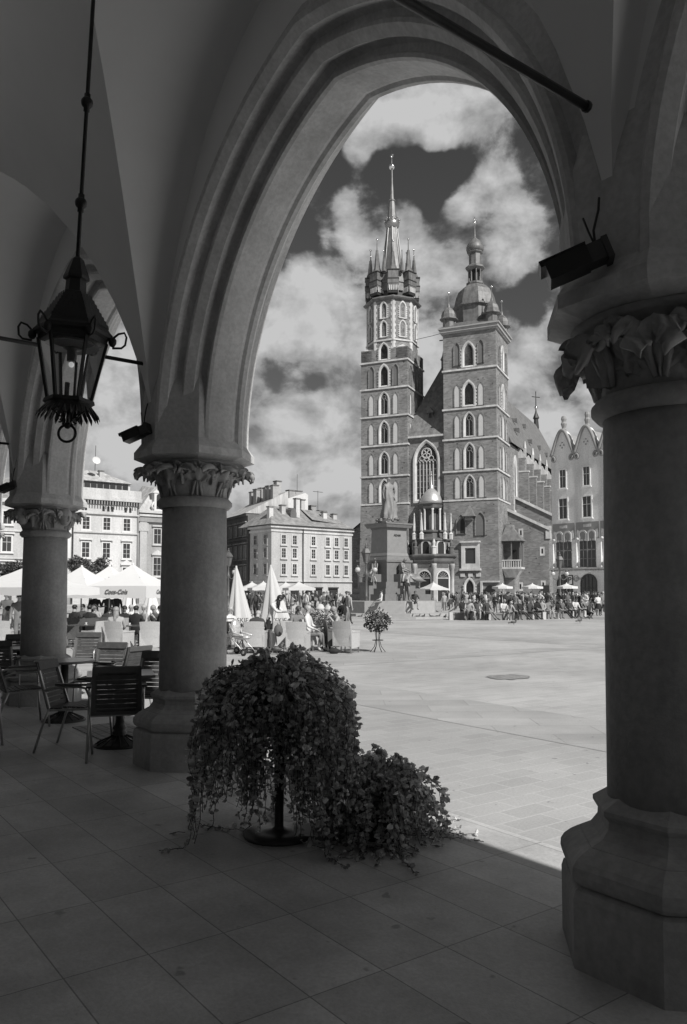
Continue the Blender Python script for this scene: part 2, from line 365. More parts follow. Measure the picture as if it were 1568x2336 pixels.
# groined vault: two webs along the arcade, two across
T0, T1, VZ, VH = -.40, -3.95, 2.95, 3.15
def hp(x, e): x = min(1, max(0, x)); y = 2*abs(x-.5); return VZ+VH*(max(0, 1-y**2.1))**e
EF, EG = .56, .80
def inv(z, e):                          # the x in 0..0.5 where the profile reaches z
    r_ = max(0, min(1, (z-VZ)/VH))**(1/e); return .5-.5*(1-r_)**(1/2.1)
def web(k, kind):
    b = mb(PLAS); b.T = SWAP; N = 26; V = []; F = []
    for i in range(N+1):
        p = .5-.5*cos(pi*i/N)
        z = hp(p, EF if kind < 2 else EG); lim = inv(z, EG if kind < 2 else EF)
        for j in range(7):
            q = lim*j/6
            if kind == 0: s_, t_ = p, q
            elif kind == 1: s_, t_ = p, 1-q
            elif kind == 2: s_, t_ = q, p
            else: s_, t_ = 1-q, p
            V.append(((k+s_)*SP, T0+(T1-T0)*t_, z))
    for i in range(N):
        for j in range(6): F.append((i*7+j, (i+1)*7+j, (i+1)*7+j+1, i*7+j+1))
    b.add(V, F, True); return b.out('vault_web', arcade)
for k in BAYS:
    for q in range(4): web(k, q)
for k in range(-2, 4):                  # iron ties across the vault at each pillar
    te, tz = (-.60, 3.58) if k == -1 else (-.5, 3.66); b = mw(IRON); b.tube([(k*SP, te, tz), (k*SP, -4.0, tz)], .018, 8); b.tube([(k*SP, te, tz), (k*SP, te+.02, tz)], .023, 8); b.out('tie_rod', arcade)
# ---------------- pillars ----------------
def leaf_strip(b, ang, r0, z0, h, wd, curl, lob=3, depth=.05, th=.018, droop=.07, rnd=[0]):
    # a lobed stone leaf that climbs the bell, rolls outwards and droops at its tip
    rnd[0] += 1; ph = rnd[0]*1.7
    nu, nv = 15, 19; V = []; F = []; ca, sa = cos(ang), sin(ang)
    for side in (0, 1):
        for j in range(nv):
            f = j/(nv-1)
            if f < .62: q = f/.62; zz = z0+h*q; rr = r0+curl*.55*q**2.4
            else: q = (f-.62)/.38*pi*.80; zz = z0+h+.03*sin(q)-droop*(1-cos(q))*.6; rr = r0+curl*.55+curl*.55*sin(q*.72)
            env = .16+.95*sin(pi*min(1, f*.93+.03))**.8
            tooth = 1+.32*cos(f*lob*2*pi+.9)+.15*cos(f*lob*6*pi+ph)
            wid = wd*env*tooth
            for i in range(nu):
                e = (i/(nu-1)-.5)*2; ae = abs(e)
                rib = .034*max(0, 1-ae*3.2)+.022*cos(ae*13-f*6+.4)*(.3+f)*(1-.3*ae)
                back = .05*ae**2*(1 if f < .6 else -.4)+.012*sin(e*5+ph)
                r_ = rr+rib-side*th-back
                x = e*wid/2; V.append((r_*ca-x*sa, r_*sa+x*ca, zz-.045*ae*ae*(.4+f)+.01*cos(ae*9)*f))
    o = nu*nv
    for j in range(nv-1):
        for i in range(nu-1):
            a = j*nu+i; F.append((a, a+1, a+nu+1, a+nu)); F.append((o+a, o+a+nu, o+a+nu+1, o+a+1))
    for j in range(nv-1):
        for i in (0, nu-1): a = j*nu+i; F.append((a, a+nu, o+a+nu, o+a) if i == 0 else (a, o+a, o+a+nu, a+nu))
    for i in range(nu-1): a = (nv-1)*nu+i; F.append((a, a+1, o+a+1, o+a))
    b.add(V, F, True)
OC = pi/8
def pillar(s, style, label):
    L = thing('arcade_pillar', label, 'pillar', st(s, 0), AR, 'pillars of the arcade')
    b = mb(STONE); b.lathe([(.535,-.25),(.535,.29),(.525,.32),(.505,.33),(.49,.335)], 8, False, OC); b.out('plinth', L)
    b = mb(STONE)
    b.lathe([(.49,.33),(.515,.342),(.532,.36),(.539,.385),(.536,.415),(.52,.44),(.49,.465),(.455,.485)], 8, False, OC)
    b.lathe([(.455,.47),(.445,.49),(.395,.515),(.365,.555),(.362,.59),(.385,.615),(.385,.635),(.33,.67),(.30,.69)], 8, False, OC); b.out('base', L)
    b = mb(STONE); b.lathe([(.312,.62),(.308,1.6),(.30,2.36)], 40, True); b.out('shaft', L)
    b = mb(STONE); b.lathe([(.29,2.345),(.325,2.35),(.352,2.38),(.352,2.41),(.325,2.44),(.29,2.445)], 40, True); b.out('collar', L)
    cap = mb(STONE); cap.lathe([(.30,2.43),(.305,2.55),(.33,2.66),(.39,2.735),(.44,2.76)], 32, True); cp = cap.out('capital', L)
    for i in range(8):
        ang = i*pi/4+pi/8
        if style == 'hooks':
            b = mb(STONE, True); leaf_strip(b, ang, .31, 2.47, .22, .27, .15, 3.2, droop=.12); leaf_strip(b, ang+pi/8, .33, 2.50, .22, .17, .10, 2.5, droop=.06)
            for e in (-1, 1):           # side scrolls that roll up beside each leaf
                P = []; R_ = []
                for q in range(13): f = q/12; t_ = f*5.2; rs_ = .050*(1-.72*f); aa = ang+e*(.20+.10*f*0+rs_*cos(t_+2.6)*2.2); P.append((( .40+.05*f)*cos(aa), (.40+.05*f)*sin(aa), 2.66+rs_*sin(t_+2.6)*1.1)); R_.append(.022*(1-.55*f))
                b.tube([(.315*cos(ang+e*.06), .315*sin(ang+e*.06), 2.47), (.34*cos(ang+e*.12), .34*sin(ang+e*.12), 2.56)]+P, [.012,.018]+R_, 7)
        elif style == 'heads' and i % 2 == 0:
            b = mb(STONE, True); c = Vector((cos(ang)*.40, sin(ang)*.40, 2.62)); b.T = Matrix.Translation(c) @ Matrix.Rotation(ang+pi/2, 4, 'Z')
            b.sph((0,0,0), (.085,.09,.115), 14, 10); b.sph((0,-.085,-.01), (.02,.03,.035), 6, 5); b.sph((-.032,-.072,.015), (.018,.014,.01), 6, 4); b.sph((.032,-.072,.015), (.018,.014,.01), 6, 4)
            b.sph((0,-.08,-.055), (.03,.014,.01), 6, 4); b.sph((-.085,0,0), (.015,.025,.03), 6, 4); b.sph((.085,0,0), (.015,.025,.03), 6, 4)
            b.sph((0,.0,.05), (.098,.1,.085), 12, 8)
            b.T = Matrix.Identity(4); leaf_strip(b, ang+.36, .32, 2.48, .22, .17, .13, 2.5); leaf_strip(b, ang-.36, .32, 2.48, .22, .17, .13, 2.5)
        else:
            b = mb(STONE, True); leaf_strip(b, ang, .315, 2.52, .20, .25, .19, 2.5, droop=.05); leaf_strip(b, ang+.39, .32, 2.55, .17, .17, .14, 2.5, droop=.04)
            for e in (-.05, 0, .05): b.tube([((.305)*cos(ang+e*3), .305*sin(ang+e*3), 2.45), (.34*cos(ang+e), .34*sin(ang+e), 2.58)], [.012,.016], 5)
        b.out('carved_leaf', cp)
    b = mb(MOULD); b.lathe([(.42,2.755),(.565,2.80),(.565,2.865),(.50,2.95),(.498,2.96)], 8, False, OC); b.out('abacus', L)
    b = mb(MOULD)                          # octagonal impost block that the arch mouldings grow from
    b.lathe([(.4985,2.95),(.4985,3.30),(.485,3.42),(.33,3.95),(.20,4.2)], 8, False, OC); b.out('impost', L)
    return L
pillar(-SP, 'hooks', 'large dark pillar close at the right edge, bold hooked scrolls on its capital')
pillar(0, 'leaves', 'stone pillar behind the big trailing plant, sharp leafy capital')
pillar(SP, 'heads', 'farther pillar behind the slatted chairs and round table, faces carved in its capital')
pillar(2*SP, 'leaves', 'most distant pillar at the left edge behind the hanging lantern, mostly cut off by the frame')
pillar(-2*SP, 'leaves', 'next pillar to the right beyond the big dark one, outside the picture')
# ---------------- the church ----------------
CO = Vector((28.43, 145, GZ)); CA = atan2(-.41, .912)
church = thing('brick_church', 'tall Gothic brick church with two unequal towers, one with a turreted spire', 'church', CO, CA)
E1 = Vector((.912,-.41,0)); E2 = Vector((.41,.912,0))
def zc(v, y=152): return at(784, v, y).z-GZ
FR = Matrix.Identity(4)                                   # face frames: x along the face, -y out of it
def SIDE(x): return Matrix.Translation((x,0,0)) @ Matrix.Rotation(pi/2, 4, 'Z')    # faces +x: face x = local y
def gwin(par, T, x, z, w_, h, kind, pt=1.15, name='window', dz_=0.):
    # kind: blind = plastered niche, lit = limewashed surround with dark opening, brick = bare brick niche
    b = MB(); b.T = T
    A = archpts(w_, h, pt, 5, x, z)
    if kind == 'blind':
        b.use(NICHE); b.prism(A, -.03, .05); O = archpts(w_+.3, h+.15, pt, 5, x, z-.0); b.use(BRICK); b.ring(O, A, -.16, .02)
    elif kind == 'brick':
        b.use(BRICKD); b.prism(A, -.02, .05); O = archpts(w_+.36, h+.18, pt, 5, x, z); b.use(BRICK); b.ring(O, A, -.2, .02)
    elif kind == 'lit':
        O = archpts(w_, h, pt, 5, x, z); I = archpts(w_*.60, h*.80, pt, 5, x, z+h*.07); b.use(LIME)
        J = archpts(w_*.80, h*.90, pt, 5, x, z+h*.02)
        b.ring(O, J, -.22, .05)
        n = len(J); V = [(p[0], -.22, p[1]) for p in J]+[(p[0], .0, p[1]) for p in I]; b.add(V, [(i, (i+1) % n, n+(i+1) % n, n+i) for i in range(n)])
        b.use(VOID); b.prism(I, .0, .05)
        for k in range(6):      # toothed quoin stones along the jambs
            zz = z+h*(.03+.12*k)
            for sx in (-1, 1): b.use(LIME); xx = x+sx*w_*.5; b.box(min(xx, xx+sx*.18), max(xx, xx+sx*.18), -.17, .03, zz, zz+h*.06)
    elif kind == 'tracery':
        O = archpts(w_, h, pt, 5, x, z); I = archpts(w_*.56, h*.86, pt, 6, x, z+h*.05); b.use(LIME)
        n = len(O); b.ring(O, archpts(w_*.84, h*.93, pt, 5, x, z+h*.02), -.2, .05)
        J = archpts(w_*.84, h*.93, pt, 5, x, z+h*.02); K = archpts(w_*.56, h*.86, pt, 5, x, z+h*.05)
        V = [(p[0], -.2, p[1]) for p in J]+[(p[0], .0, p[1]) for p in K]; b.add(V, [(i, (i+1) % n, n+(i+1) % n, n+i) for i in range(n)])
        b.use(VOID); b.prism(I, .0, .05); b.use(STN)
        b.box(x-.05, x+.05, -.06, 0, z+h*.05, z+h*.62)
        for sx in (-1, 1): b.tube([(x+sx*w_*.27, -.04, z+h*.58), (x+sx*w_*.12, -.04, z+h*.70), (x, -.04, z+h*.62)], .045, 4)
        b.tube([(x+.17*w_*cos(a), -.04, z+h*.74+.17*w_*sin(a)) for a in [k*pi/4 for k in range(8)]], .045, 4, closed=True)
    return b.out(name, par)
BRICKD = mat('church_brick_niche', .15, .9, .1, 1); VOID = mat('dark_opening', .015, .6, .3, 2); STN = mat('tracery_stone', .30, .8, .1, 2)
def band(b, x0, x1, y0, y1, z, h=.32, e=.22):          # a string course round a block
    b.box(x0-e, x1+e, y0-e, y1+e, z, z+h)
def tower(name, x0, x1, levels, ztop, kinds, label=None):
    b = mb(BRICK); y1 = x1-x0
    b.box(x0, x1, 0, y1, -1, ztop); t = b.out(name, church)
    for z in levels: b = mb(LIME); band(b, x0, x1, 0, y1, z); b.out('string_course', t)
    return t
Zs = [18.8, 24.3, 30.4, 36.2, 43.7]
# --- right tower
X0, X1 = -10.2, 0.
ts = tower('south_tower', X0, X1, Zs, 52.0, None)
b = mb(BRICK); b.box(X0-.35, X1+.35, -.35, X1-X0+.35, -1, 18.7, .25, .25); b.out('tower_foot', ts)
cx = (X0+X1)/2; cy = (X1-X0)/2
for i, (z0, z1) in enumerate(zip(Zs, Zs[1:]+[52.0])):
    h = z1-z0; top = i == 4
    kc = 'tracery' if i < 3 else 'lit'
    gwin(ts, FR, cx-.1, z0+.45, 2.3 if i < 3 else 2.7, min(5.2, h-.9), kc, 1.0)
    for dx in (-2.35, 2.25): gwin(ts, FR, cx+dx, z0+.5+(.5 if top else 0), 1.05, min(4.4, h-1.2), 'brick' if top else 'blind', 1.3)
    gwin(ts, SIDE(X1), cy, z0+.45, 2.1, min(5.0, h-1.0), 'lit' if i > 2 else 'blind', 1.0)
    for dx in (-2.6, 2.6): gwin(ts, SIDE(X1), cy+dx, z0+.5, 1.0, min(4.3, h-1.3), 'brick' if top else 'blind', 1.3)
# lower storey furniture of the right tower
def T0f(dy=-.35): return Matrix.Translation((0, dy, 0))
gwin(ts, T0f(-.2), cx-1.75, 12.6, 1.6, 3.6, 'brick', 1.1); gwin(ts, T0f(-.2), cx+1.9, 12.2, 1.7, 4.3, 'brick', 1.1)
b = mb(VOID); b.T = T0f(-.2); b.prism(archpts(.8, 2.7, 1.1, 5, cx-1.5, 12.8), -.06, .1); b.out('window', ts)
b = mb(TILE); b.T = T0f(-.35); b.add([(cx-1.2,-1.3,15.8),(cx+1.1,-1.3,15.8),(cx+1.1,.2,15.8),(cx-1.2,.2,15.8),(cx-.05,.1,17.9)], [(0,1,4),(1,2,4),(3,0,4),(0,3,2,1)]); b.use(BRICK); b.box(cx-.7, cx+.6, -1.0, .1, 15.2, 15.8); b.out('canopy', ts)
b = mb(LIME); b.T = T0f(-.33); b.ring([(cx-1.7,6.1),(cx+1.7,6.1),(cx+1.7,10.9),(cx-1.7,10.9)], [(cx-1.0,7.0),(cx+1.0,7.0),(cx+1.0,9.9),(cx-1.0,9.9)], -.25, .1)
b.box(cx-2.0, cx+2.0, -.5, .1, 5.7, 6.1); b.box(cx-1.9, cx+1.9, -.6, .1, 10.9, 11.2); b.use(WIN); b.prism(archpts(2.0, 2.9, .55, 5, cx, 7.0), -.02, .1); b.out('window', ts)
for dx in (-1.5, 0, 1.5): b = mb(LIME); b.T = T0f(-.36); b.box(cx+dx-.42, cx+dx+.42, -.12, .1, 4.55, 5.25); b.out('plaque', ts)
gwin(ts, T0f(-.36), cx-.2, -.1, 2.2, 4.6, 'lit', 1.0)
b = mb(LIME); b.T = T0f(-.4); b.box(cx+1.9, cx+2.3, -.3, .1, 0, 3.5); b.box(cx+1.9, X1+.3, -.3, .1, 3.5, 3.8); b.use(VOID); b.box(cx+2.3, X1-.5, -.05, .1, 0, 2.2); b.prism(archpts(1.4, 1.4, .5, 5, cx+3.6, 1.6), -.07, .1); b.out('side_door', ts)
b = mb(LIME); b.T = T0f(-.4); b.box(X0+1.1, X0+1.4, -.2, .1, 0, 3.6); b.use(BRICKD); b.box(X0+.2, X0+1.05, -.1, .1, .3, 3.5); b.use(LIME); b.box(X0+.35, X0+.9, -.16, .1, .8, 2.9); b.out('notice_case', ts)
# cornice, drum, domes
b = mb(LEADL := mat('cornice_stone', .34, .8, .15, 1)); y1 = 10.2
b.box(X0-.3, X1+.3, -.3, y1+.3, 51.0, 51.3); b.box(X0-.55, X1+.55, -.55, y1+.55, 51.3, 51.9); b.box(X0-.8, X1+.8, -.8, y1+.8, 51.9, 52.15); b.out('cornice', ts)
b = mb(ROOFL); b.box(X0-.7, X1+.7, -.7, y1+.7, 52.15, 53.6, 2.2, 2.2); b.out('skirt_roof', ts)
def ot(r, z): return (r, z)
LIT8 = pi/8
hb = mb(ROOFL); hb.T = Matrix.Translation((cx, cy, 0))
hb.lathe([(3.9,52.4),(3.9,56.6),(4.5,56.9),(4.5,57.2),(4.15,57.3),(4.05,58.1),(3.75,59.3),(3.3,60.4),(2.3,61.3),(1.55,61.8)], 8, False, LIT8)
hb.lathe([(1.75,61.8),(1.75,62.2),(1.45,62.25)], 8, False, LIT8); hb.out('dome', ts)
b = mb(VOID); b.T = Matrix.Translation((cx, cy, 0)); b.lathe([(.8,62.2),(.8,65.0)], 8, False, LIT8); b.use(ROOFL)
for k in range(8): a = k*pi/4+LIT8; b.lathe([(.2,62.2),(.16,62.5),(.16,64.6),(.22,64.9)], 6, True, c=(1.25*cos(a), 1.25*sin(a)))
b.lathe([(1.3,64.7),(1.9,65.1),(1.9,65.4),(1.25,65.8)], 8, False, LIT8); b.lathe([(1.2,65.5),(1.2,68.0),(1.55,68.2),(1.6,68.4)], 8, False, LIT8); b.out('lantern', ts)
b = mb(ROOFL); b.T = Matrix.Translation((cx, cy, 0)); b.lathe([(1.5,68.4),(1.72,68.9),(1.7,69.4),(1.35,70.2),(.75,70.9),(.25,71.4),(.12,72.2),(.06,74.2)], 16, True); b.out('bulb', ts)
b = mb(GOLD); b.T = Matrix.Translation((cx, cy, 0)); b.sph((0,0,74.4), .34); b.tube([(0,0,74.4),(0,0,75.6)], .05, 5); b.tube([(-.3,0,75.2),(.3,0,75.2)], .05, 5); b.out('finial', ts)
for dx in (-1, 1):
    for dy in (-1, 1):
        b = mb(ROOFL); b.T = Matrix.Translation((cx+dx*4.2, cy+dy*4.2, 0))
        b.lathe([(1.15,52.2),(1.15,53.9),(1.75,54.1),(1.75,54.35),(1.45,54.5),(1.45,55.0),(1.2,55.7),(.8,56.2),(.3,56.6),(.1,57.4),(.04,59.3)], 8, False, LIT8); b.use(GOLD); b.sph((0,0,59.4), .24, 8, 6); b.out('corner_turret', ts)
# --- left tower
X0, X1 = -27.3, -17.5
tn = tower('north_tower', X0, X1, [18.8, 24.3, 30.4, 36.2, 41.8, 47.2], 50.0, None); cx = (X0+X1)/2; cy = (X1-X0)/2
b = mb(BRICK); b.box(X0-.35, X1+.2, -.35, X1-X0+.35, -1, 18.7, .25, .25); b.out('tower_foot', tn)
for i, (z0, z1) in enumerate(zip([18.8,24.3,30.4,36.2,41.8,47.2], [24.3,30.4,36.2,41.8,47.2,51.5])):
    h = z1-z0; hh = min(4.7, h-.7)
    if i == 0: ks = ('blind', 'tracery', 'blind')
    else: ks = ('brick' if i > 3 else 'blind', 'tracery' if i < 4 else 'lit', 'brick' if i > 3 else 'blind')
    gwin(tn, FR, cx+.05, z0+.4, 2.3, hh+.1, ks[1], 1.0)
    if i < 5:
        for dx, k in ((-2.6, ks[0]), (2.5, ks[2])): gwin(tn, FR, cx+dx, z0+.45, 1.05, hh-.4, k, 1.3)
        for q in (1.6, 4.9, 8.2): gwin(tn, SIDE(X1), q, z0+.45, 1.0 if q != 4.9 else 1.6, hh-.5, 'blind' if i < 4 else 'brick', 1.2)
b = mb(BRICKO := mat('octagon_brick', .21, .9, .12, .8, kind='brick')); b.T = Matrix.Translation((cx, cy, 0)); R8 = 5.25
b.lathe([(R8,47),(R8,60.2)], 8, False, LIT8); b.out('octagon', tn)
for dx in (-1, 1):
    for dy in (-1, 1):
        b = mb(BRICK); x_, y_ = cx+dx*3.75, cy+dy*3.75
        b.box(x_-1.15, x_+1.15, y_-1.15, y_+1.15, 47.5, 49.8); b.use(LIME)
        b.add([(x_-1.2,y_-1.2,49.8),(x_+1.2,y_-1.2,49.8),(x_+1.2,y_+1.2,49.8),(x_-1.2,y_+1.2,49.8),(x_-dx*1.1,y_-dy*1.1,51.4)], [(0,1,4),(1,2,4),(2,3,4),(3,0,4),(0,3,2,1)])
        b.out('corner_broach', tn)
b = mb(LIME); b.T = Matrix.Translation((cx, cy, 0)); b.lathe([(R8+.22,51.5),(R8+.22,51.8)], 8, False, LIT8); b.out('string_course', tn)
rg = random.Random(3); ap = R8*cos(pi/8)
for k in range(8):
    T = Matrix.Translation((cx, cy, 0)) @ Matrix.Rotation(k*pi/4, 4, 'Z') @ Matrix.Translation((0, -ap, 0))
    if k in (7, 0, 1, 2, 6):
        gwin(tn, T, 0, 52.2, 1.55, 3.6, 'lit', .9); gwin(tn, T, 0, 56.0, 1.55, 3.6, 'lit', .9)
    # corner quoins of pale stone, toothed
    b = mb(LIME); b.T = Matrix.Translation((cx, cy, 0)) @ Matrix.Rotation(k*pi/4+pi/8, 4, 'Z')
    for q in range(18 if k not in (9,) else 0):
        z = 49.8+.56*q+.0; wq = .34 if q % 2 else .52; c2 = cos(pi/8); s2 = sin(pi/8)
        if z > 59.6: break
        for sx in (-1, 1):
            p = [(0,-R8-.06),(sx*wq*c2,-R8-.06+wq*s2),(sx*wq*c2,-R8+.3+wq*s2),(0,-R8+.3)]
            b.add([(x,y,z) for x,y in p]+[(x,y,z+.565) for x,y in p], [(0,1,2,3),(4,5,6,7),(0,1,5,4),(1,2,6,5)])
    b.out('quoin', tn)
b = mb(ROOFL); b.T = Matrix.Translation((cx, cy, 0))
b.lathe([(R8,59.7),(R8+.55,59.9),(R8+.75,60.15),(R8+.55,60.35),(4.6,61.0)], 8, False, LIT8); b.use(DMET); b.lathe([(4.2,60.7),(4.2,62.2)], 8, False, LIT8); b.out('cornice', tn)
gal = mb(ROOFL); gal.T = Matrix.Translation((cx, cy, 0)); gal.lathe([(4.55,62.0),(4.55,63.6),(4.75,63.7),(4.75,63.95),(4.5,64.0),(4.4,65.6),(4.6,65.7),(4.6,65.85),(3.6,66.2),(1.9,67.0)], 8, False, LIT8); go = gal.out('gallery', tn)
for k in range(8):
    a = k*pi/4+pi/8; big = True
    b = mb(ROOFL); b.T = Matrix.Translation((cx+4.45*cos(a), cy+4.45*sin(a), 0)) @ Matrix.Rotation(a, 4, 'Z'); q = 1.05
    for z0, z1, e in ((61.9,62.9,q*.98),(62.9,63.9,q*1.06),(64.0,65.6,q)):
        b.box(-e, e, -e, e, z0, z1)
    b.use(DMET); b.box(-q-.14, q+.14, -q-.14, q+.14, 63.8, 63.98); b.box(-q-.14, q+.14, -q-.14, q+.14, 65.6, 65.78); b.box(-q*.9, q*.9, -q*.9, q*.9, 61.0, 61.9, -.1, -.1)
    b.use(LIME)
    for e in (-.7,-.35,0,.35,.7):
        b.box(q*1.0-.02, q+.06, e-.1, e+.1, 61.5, 62.5); b.box(e-.1, e+.1, -q-.06, -q+.02, 61.5, 62.5); b.box(e-.1, e+.1, q-.02, q+.06, 61.5, 62.5)
    b.use(ROOFL); hh = 3.8 if k % 2 == 0 else 4.6
    b.lathe([(1.05,65.75),(.62,66.9),(.28,65.75+hh),(.3,65.85+hh),(.12,65.95+hh),(.06,68.0+hh)], 8, False, LIT8); b.use(GOLD); b.sph((0,0,68.1+hh), .24, 8, 6)
    b.out('turret', tn)
for k in range(8):
    a = k*pi/4; b = mb(ROOFL); b.T = Matrix.Translation((cx+4.75*cos(a), cy+4.75*sin(a), 0)); b.lathe([(.42,65.7),(.14,68.6),(.05,69.8)], 6, False); b.use(GOLD); b.sph((0,0,69.9), .17, 6, 5); b.out('small_turret', tn)
b = mb(ROOFL); b.T = Matrix.Translation((cx, cy, 0)); b.lathe([(2.25,66.2),(1.75,69.5),(1.05,76.8),(.95,79.0),(.6,82.2)], 8, False, LIT8); b.lathe([(.72,82.2),(.74,82.45),(.45,82.5),(.22,86.0),(.13,90.2)], 8, False, LIT8)
b.use(LIME)
for k in range(8): a = k*pi/4+LIT8; b.tube([(2.27*cos(a),2.27*sin(a),66.4),(1.06*cos(a),1.06*sin(a),76.8)], .09, 4)
b.out('spire', tn)
b = mb(GOLDD := mat('old_gilding', .3, .35, .3, 3, metal=.7)); b.T = Matrix.Translation((cx, cy, 0)); b.lathe([(1.1,76.4),(1.45,76.9),(1.55,77.8),(1.4,77.9),(1.3,77.0)], 16, True, cap=False)
for k in range(16): a = k*pi/8; b.sph((1.55*cos(a), 1.55*sin(a), 78.3 if k % 2 else 78.0), .2, 6, 5); b.tube([(1.5*cos(a),1.5*sin(a),77.6),(1.55*cos(a),1.55*sin(a),78.3)], .07, 4)
b.out('spire_crown', tn)
b = mb(GOLD); b.T = Matrix.Translation((cx, cy, 0)); b.sph((0,0,89.6), .62, 12, 8); b.tube([(0,0,90),(0,0,93)], .07, 5)
for k in range(4): b.tube([(0,0,92.0),(.4*cos(k*pi/4+.2), .0, 92.0+.4*sin(k*pi/4+.2))], .04, 4); b.tube([(0,0,92.0),(-.4*cos(k*pi/4+.2), .0, 92.0-.4*sin(k*pi/4+.2))], .04, 4)
b.out('finial', tn)
# --- nave front between the towers
GX0, GX1 = -17.5, -10.2; gm = (GX0+GX1)/2
nv = mb(BRICK); nv.box(GX0+.003, GX1-.003, .7, 20, -1, 32.0); nf = nv.out('nave_front', church)
b = mb(LIME); T = Matrix.Translation((0, .7, 0)); b.T = T
O, I = archpts(5.4, 12.3, .95, 8, gm, 18.9), archpts(4.0, 10.9, .95, 8, gm, 19.6)
b.ring(O, archpts(4.7, 11.6, .95, 8, gm, 19.3), -.35, .1); J = archpts(4.7, 11.6, .95, 8, gm, 19.3); n = len(J)
b.add([(p[0], -.35, p[1]) for p in J]+[(p[0], 0, p[1]) for p in I], [(i, (i+1) % n, n+(i+1) % n, n+i) for i in range(n)])
b.use(VOID); b.prism(I, .0, .05); b.use(LIME)
for k in range(1, 6): x = gm-2+4*k/6; b.box(x-.065, x+.065, -.16, .0, 19.6, 26.4)
for k in range(6):
    xa = gm-2+4*k/6; xb = xa+4/6
    b.tube([(xa,-.08,26.3),(xa+.06,-.08,26.8),((xa+xb)/2,-.08,27.2),(xb-.06,-.08,26.8),(xb,-.08,26.3)], .06, 4)
def circ(x, z, r, wd=.06): b.tube([(x+r*cos(a*pi/8), -.1, z+r*sin(a*pi/8)) for a in range(16)], wd, 4, closed=True)
circ(gm, 28.5, 1.0, .08); circ(gm-.95, 27.5, .45); circ(gm+.95, 27.5, .45); circ(gm, 27.3, .4)
for k in range(5): a = k*2*pi/5+pi/2; circ(gm+.52*cos(a), 28.5+.52*sin(a), .36)
circ(gm, 28.5, .22)
for k in range(1, 6): zz = 19.6+k*1.15; b.box(gm-2, gm+2, -.03, 0, zz, zz+.05)
b.out('great_window', nf)
b = mb(TILE)                            # steep hipped roof rising behind the gap
ez, rz_ = 32.0, 48.5
b.add([(GX0-1.5,.3,ez),(GX1+1.5,.3,ez),(GX1+1.5,30,ez),(GX0-1.5,30,ez),(gm,11.5,rz_),(gm,30,rz_)], [(0,1,4),(1,2,5,4),(3,0,4,5),(2,3,5),(0,3,2,1)]); b.out('nave_roof', church)
b = mb(LIME); b.box(GX0+.02, GX1-.02, .1, .72, 31.6, 31.95); b.out('eaves_moulding', nf)
b = mb(TILE); b.box(gm-.5, gm+.5, 3.0, 4.5, 35.6, 36.9); b.add([(gm-.8,2.8,36.9),(gm+.8,2.8,36.9),(gm+.8,6,36.9),(gm-.8,6,36.9),(gm,2.8,38.0),(gm,6,38)], [(0,1,4),(1,2,5,4),(3,0,4,5),(2,3,5)]); b.use(VOID); b.box(gm-.3, gm+.3, 2.95, 3.1, 35.9, 36.8); b.out('dormer', church)
b = mb(BRICK); b.T = Matrix.Translation((gm+.3, 11.8, 0)); b.lathe([(.7,47),(.7,49.5),(.95,49.7),(.5,50.6),(.3,51.6)], 4, False, pi/4); b.use(IRON); b.tube([(0,0,51.5),(0,0,55.3)], .12, 5); b.tube([(-1.0,0,54),(1.0,0,54)], .12, 5); b.out('ridge_cross', church)
# --- chancel seen past the right tower
b = mb(BRICKS); b.box(-14, 0, 20, 84, -1, 31.2); b.box(-1.0, .0, 10.3, 20, -1, 31.2); ch = b.out('chancel', church)
b = mb(TILER := mat('chancel_tiles', .15, .85, .15, .8, kind='roof', pitch=.6)); b.add([(-14.5,12,31.2),(.6,10.3,31.2),(.6,84,33.0),(-14.5,84,33),(-7,10.3,46.4),(-7,80,48.5)], [(0,1,4),(1,2,5,4),(3,0,4,5),(2,3,5)]); b.out('chancel_roof', church)
for (q, zz) in ((24,36),(30,39.5),(38,36),(44,41),(52,37),(60,36.5)):
    b = mb(ROOFC); x = .6-(zz-31.4)*.5; b.add([(x+1.0,q-.7,zz-.3),(x+1.0,q+.7,zz-.3),(x-1.0,q,zz+.9),(x+1.0,q,zz+.8)], [(0,1,3),(0,3,2),(1,2,3),(0,2,1)]); b.out('roof_vent', church)
b = mb(DMET); b.T = Matrix.Translation((-7, 78, 0)); b.lathe([(.8,47.5),(.6,50),(.9,50.4),(.3,52),(.1,53)], 8, False); b.use(GOLD); b.sph((0,0,53.3), .55, 8, 6); b.use(IRON); b.tube([(0,0,53),(0,0,58)], .12, 5); b.tube([(-.9,-.9,56.4),(.9,.9,56.4)], .12, 5); b.out('ridge_finial', church)
for k, q in enumerate((15.5, 24, 32.5, 41, 49.5, 58)):
    gwin(church, SIDE(0.), q, 17.5, 2.6, 12.0, 'lit', 1.1)
    b = mb(BRICKS); y = q+4.25; b.box(0, 2.0, y-.42, y+.42, 10, 26.5); b.box(0, 1.3, y-.42, y+.42, 26.5, 29.5); b.use(LIME); b.box(-.05, 2.15, y-.5, y+.5, 26.5, 26.8); b.box(0, 2.05, y-.3, y+.3, 20, 20.3)
    b.prism([(0,29.5),(1.5,29.5),(.3,31.6),(0,31.6)], y-.35, y+.35); b.box(1.0, 1.5, y-.25, y+.25, 29.4, 31.5); b.lathe([(.34,31.5),(.12,33.0)], 4, False, c=(1.25, y)); b.out('buttress', church)
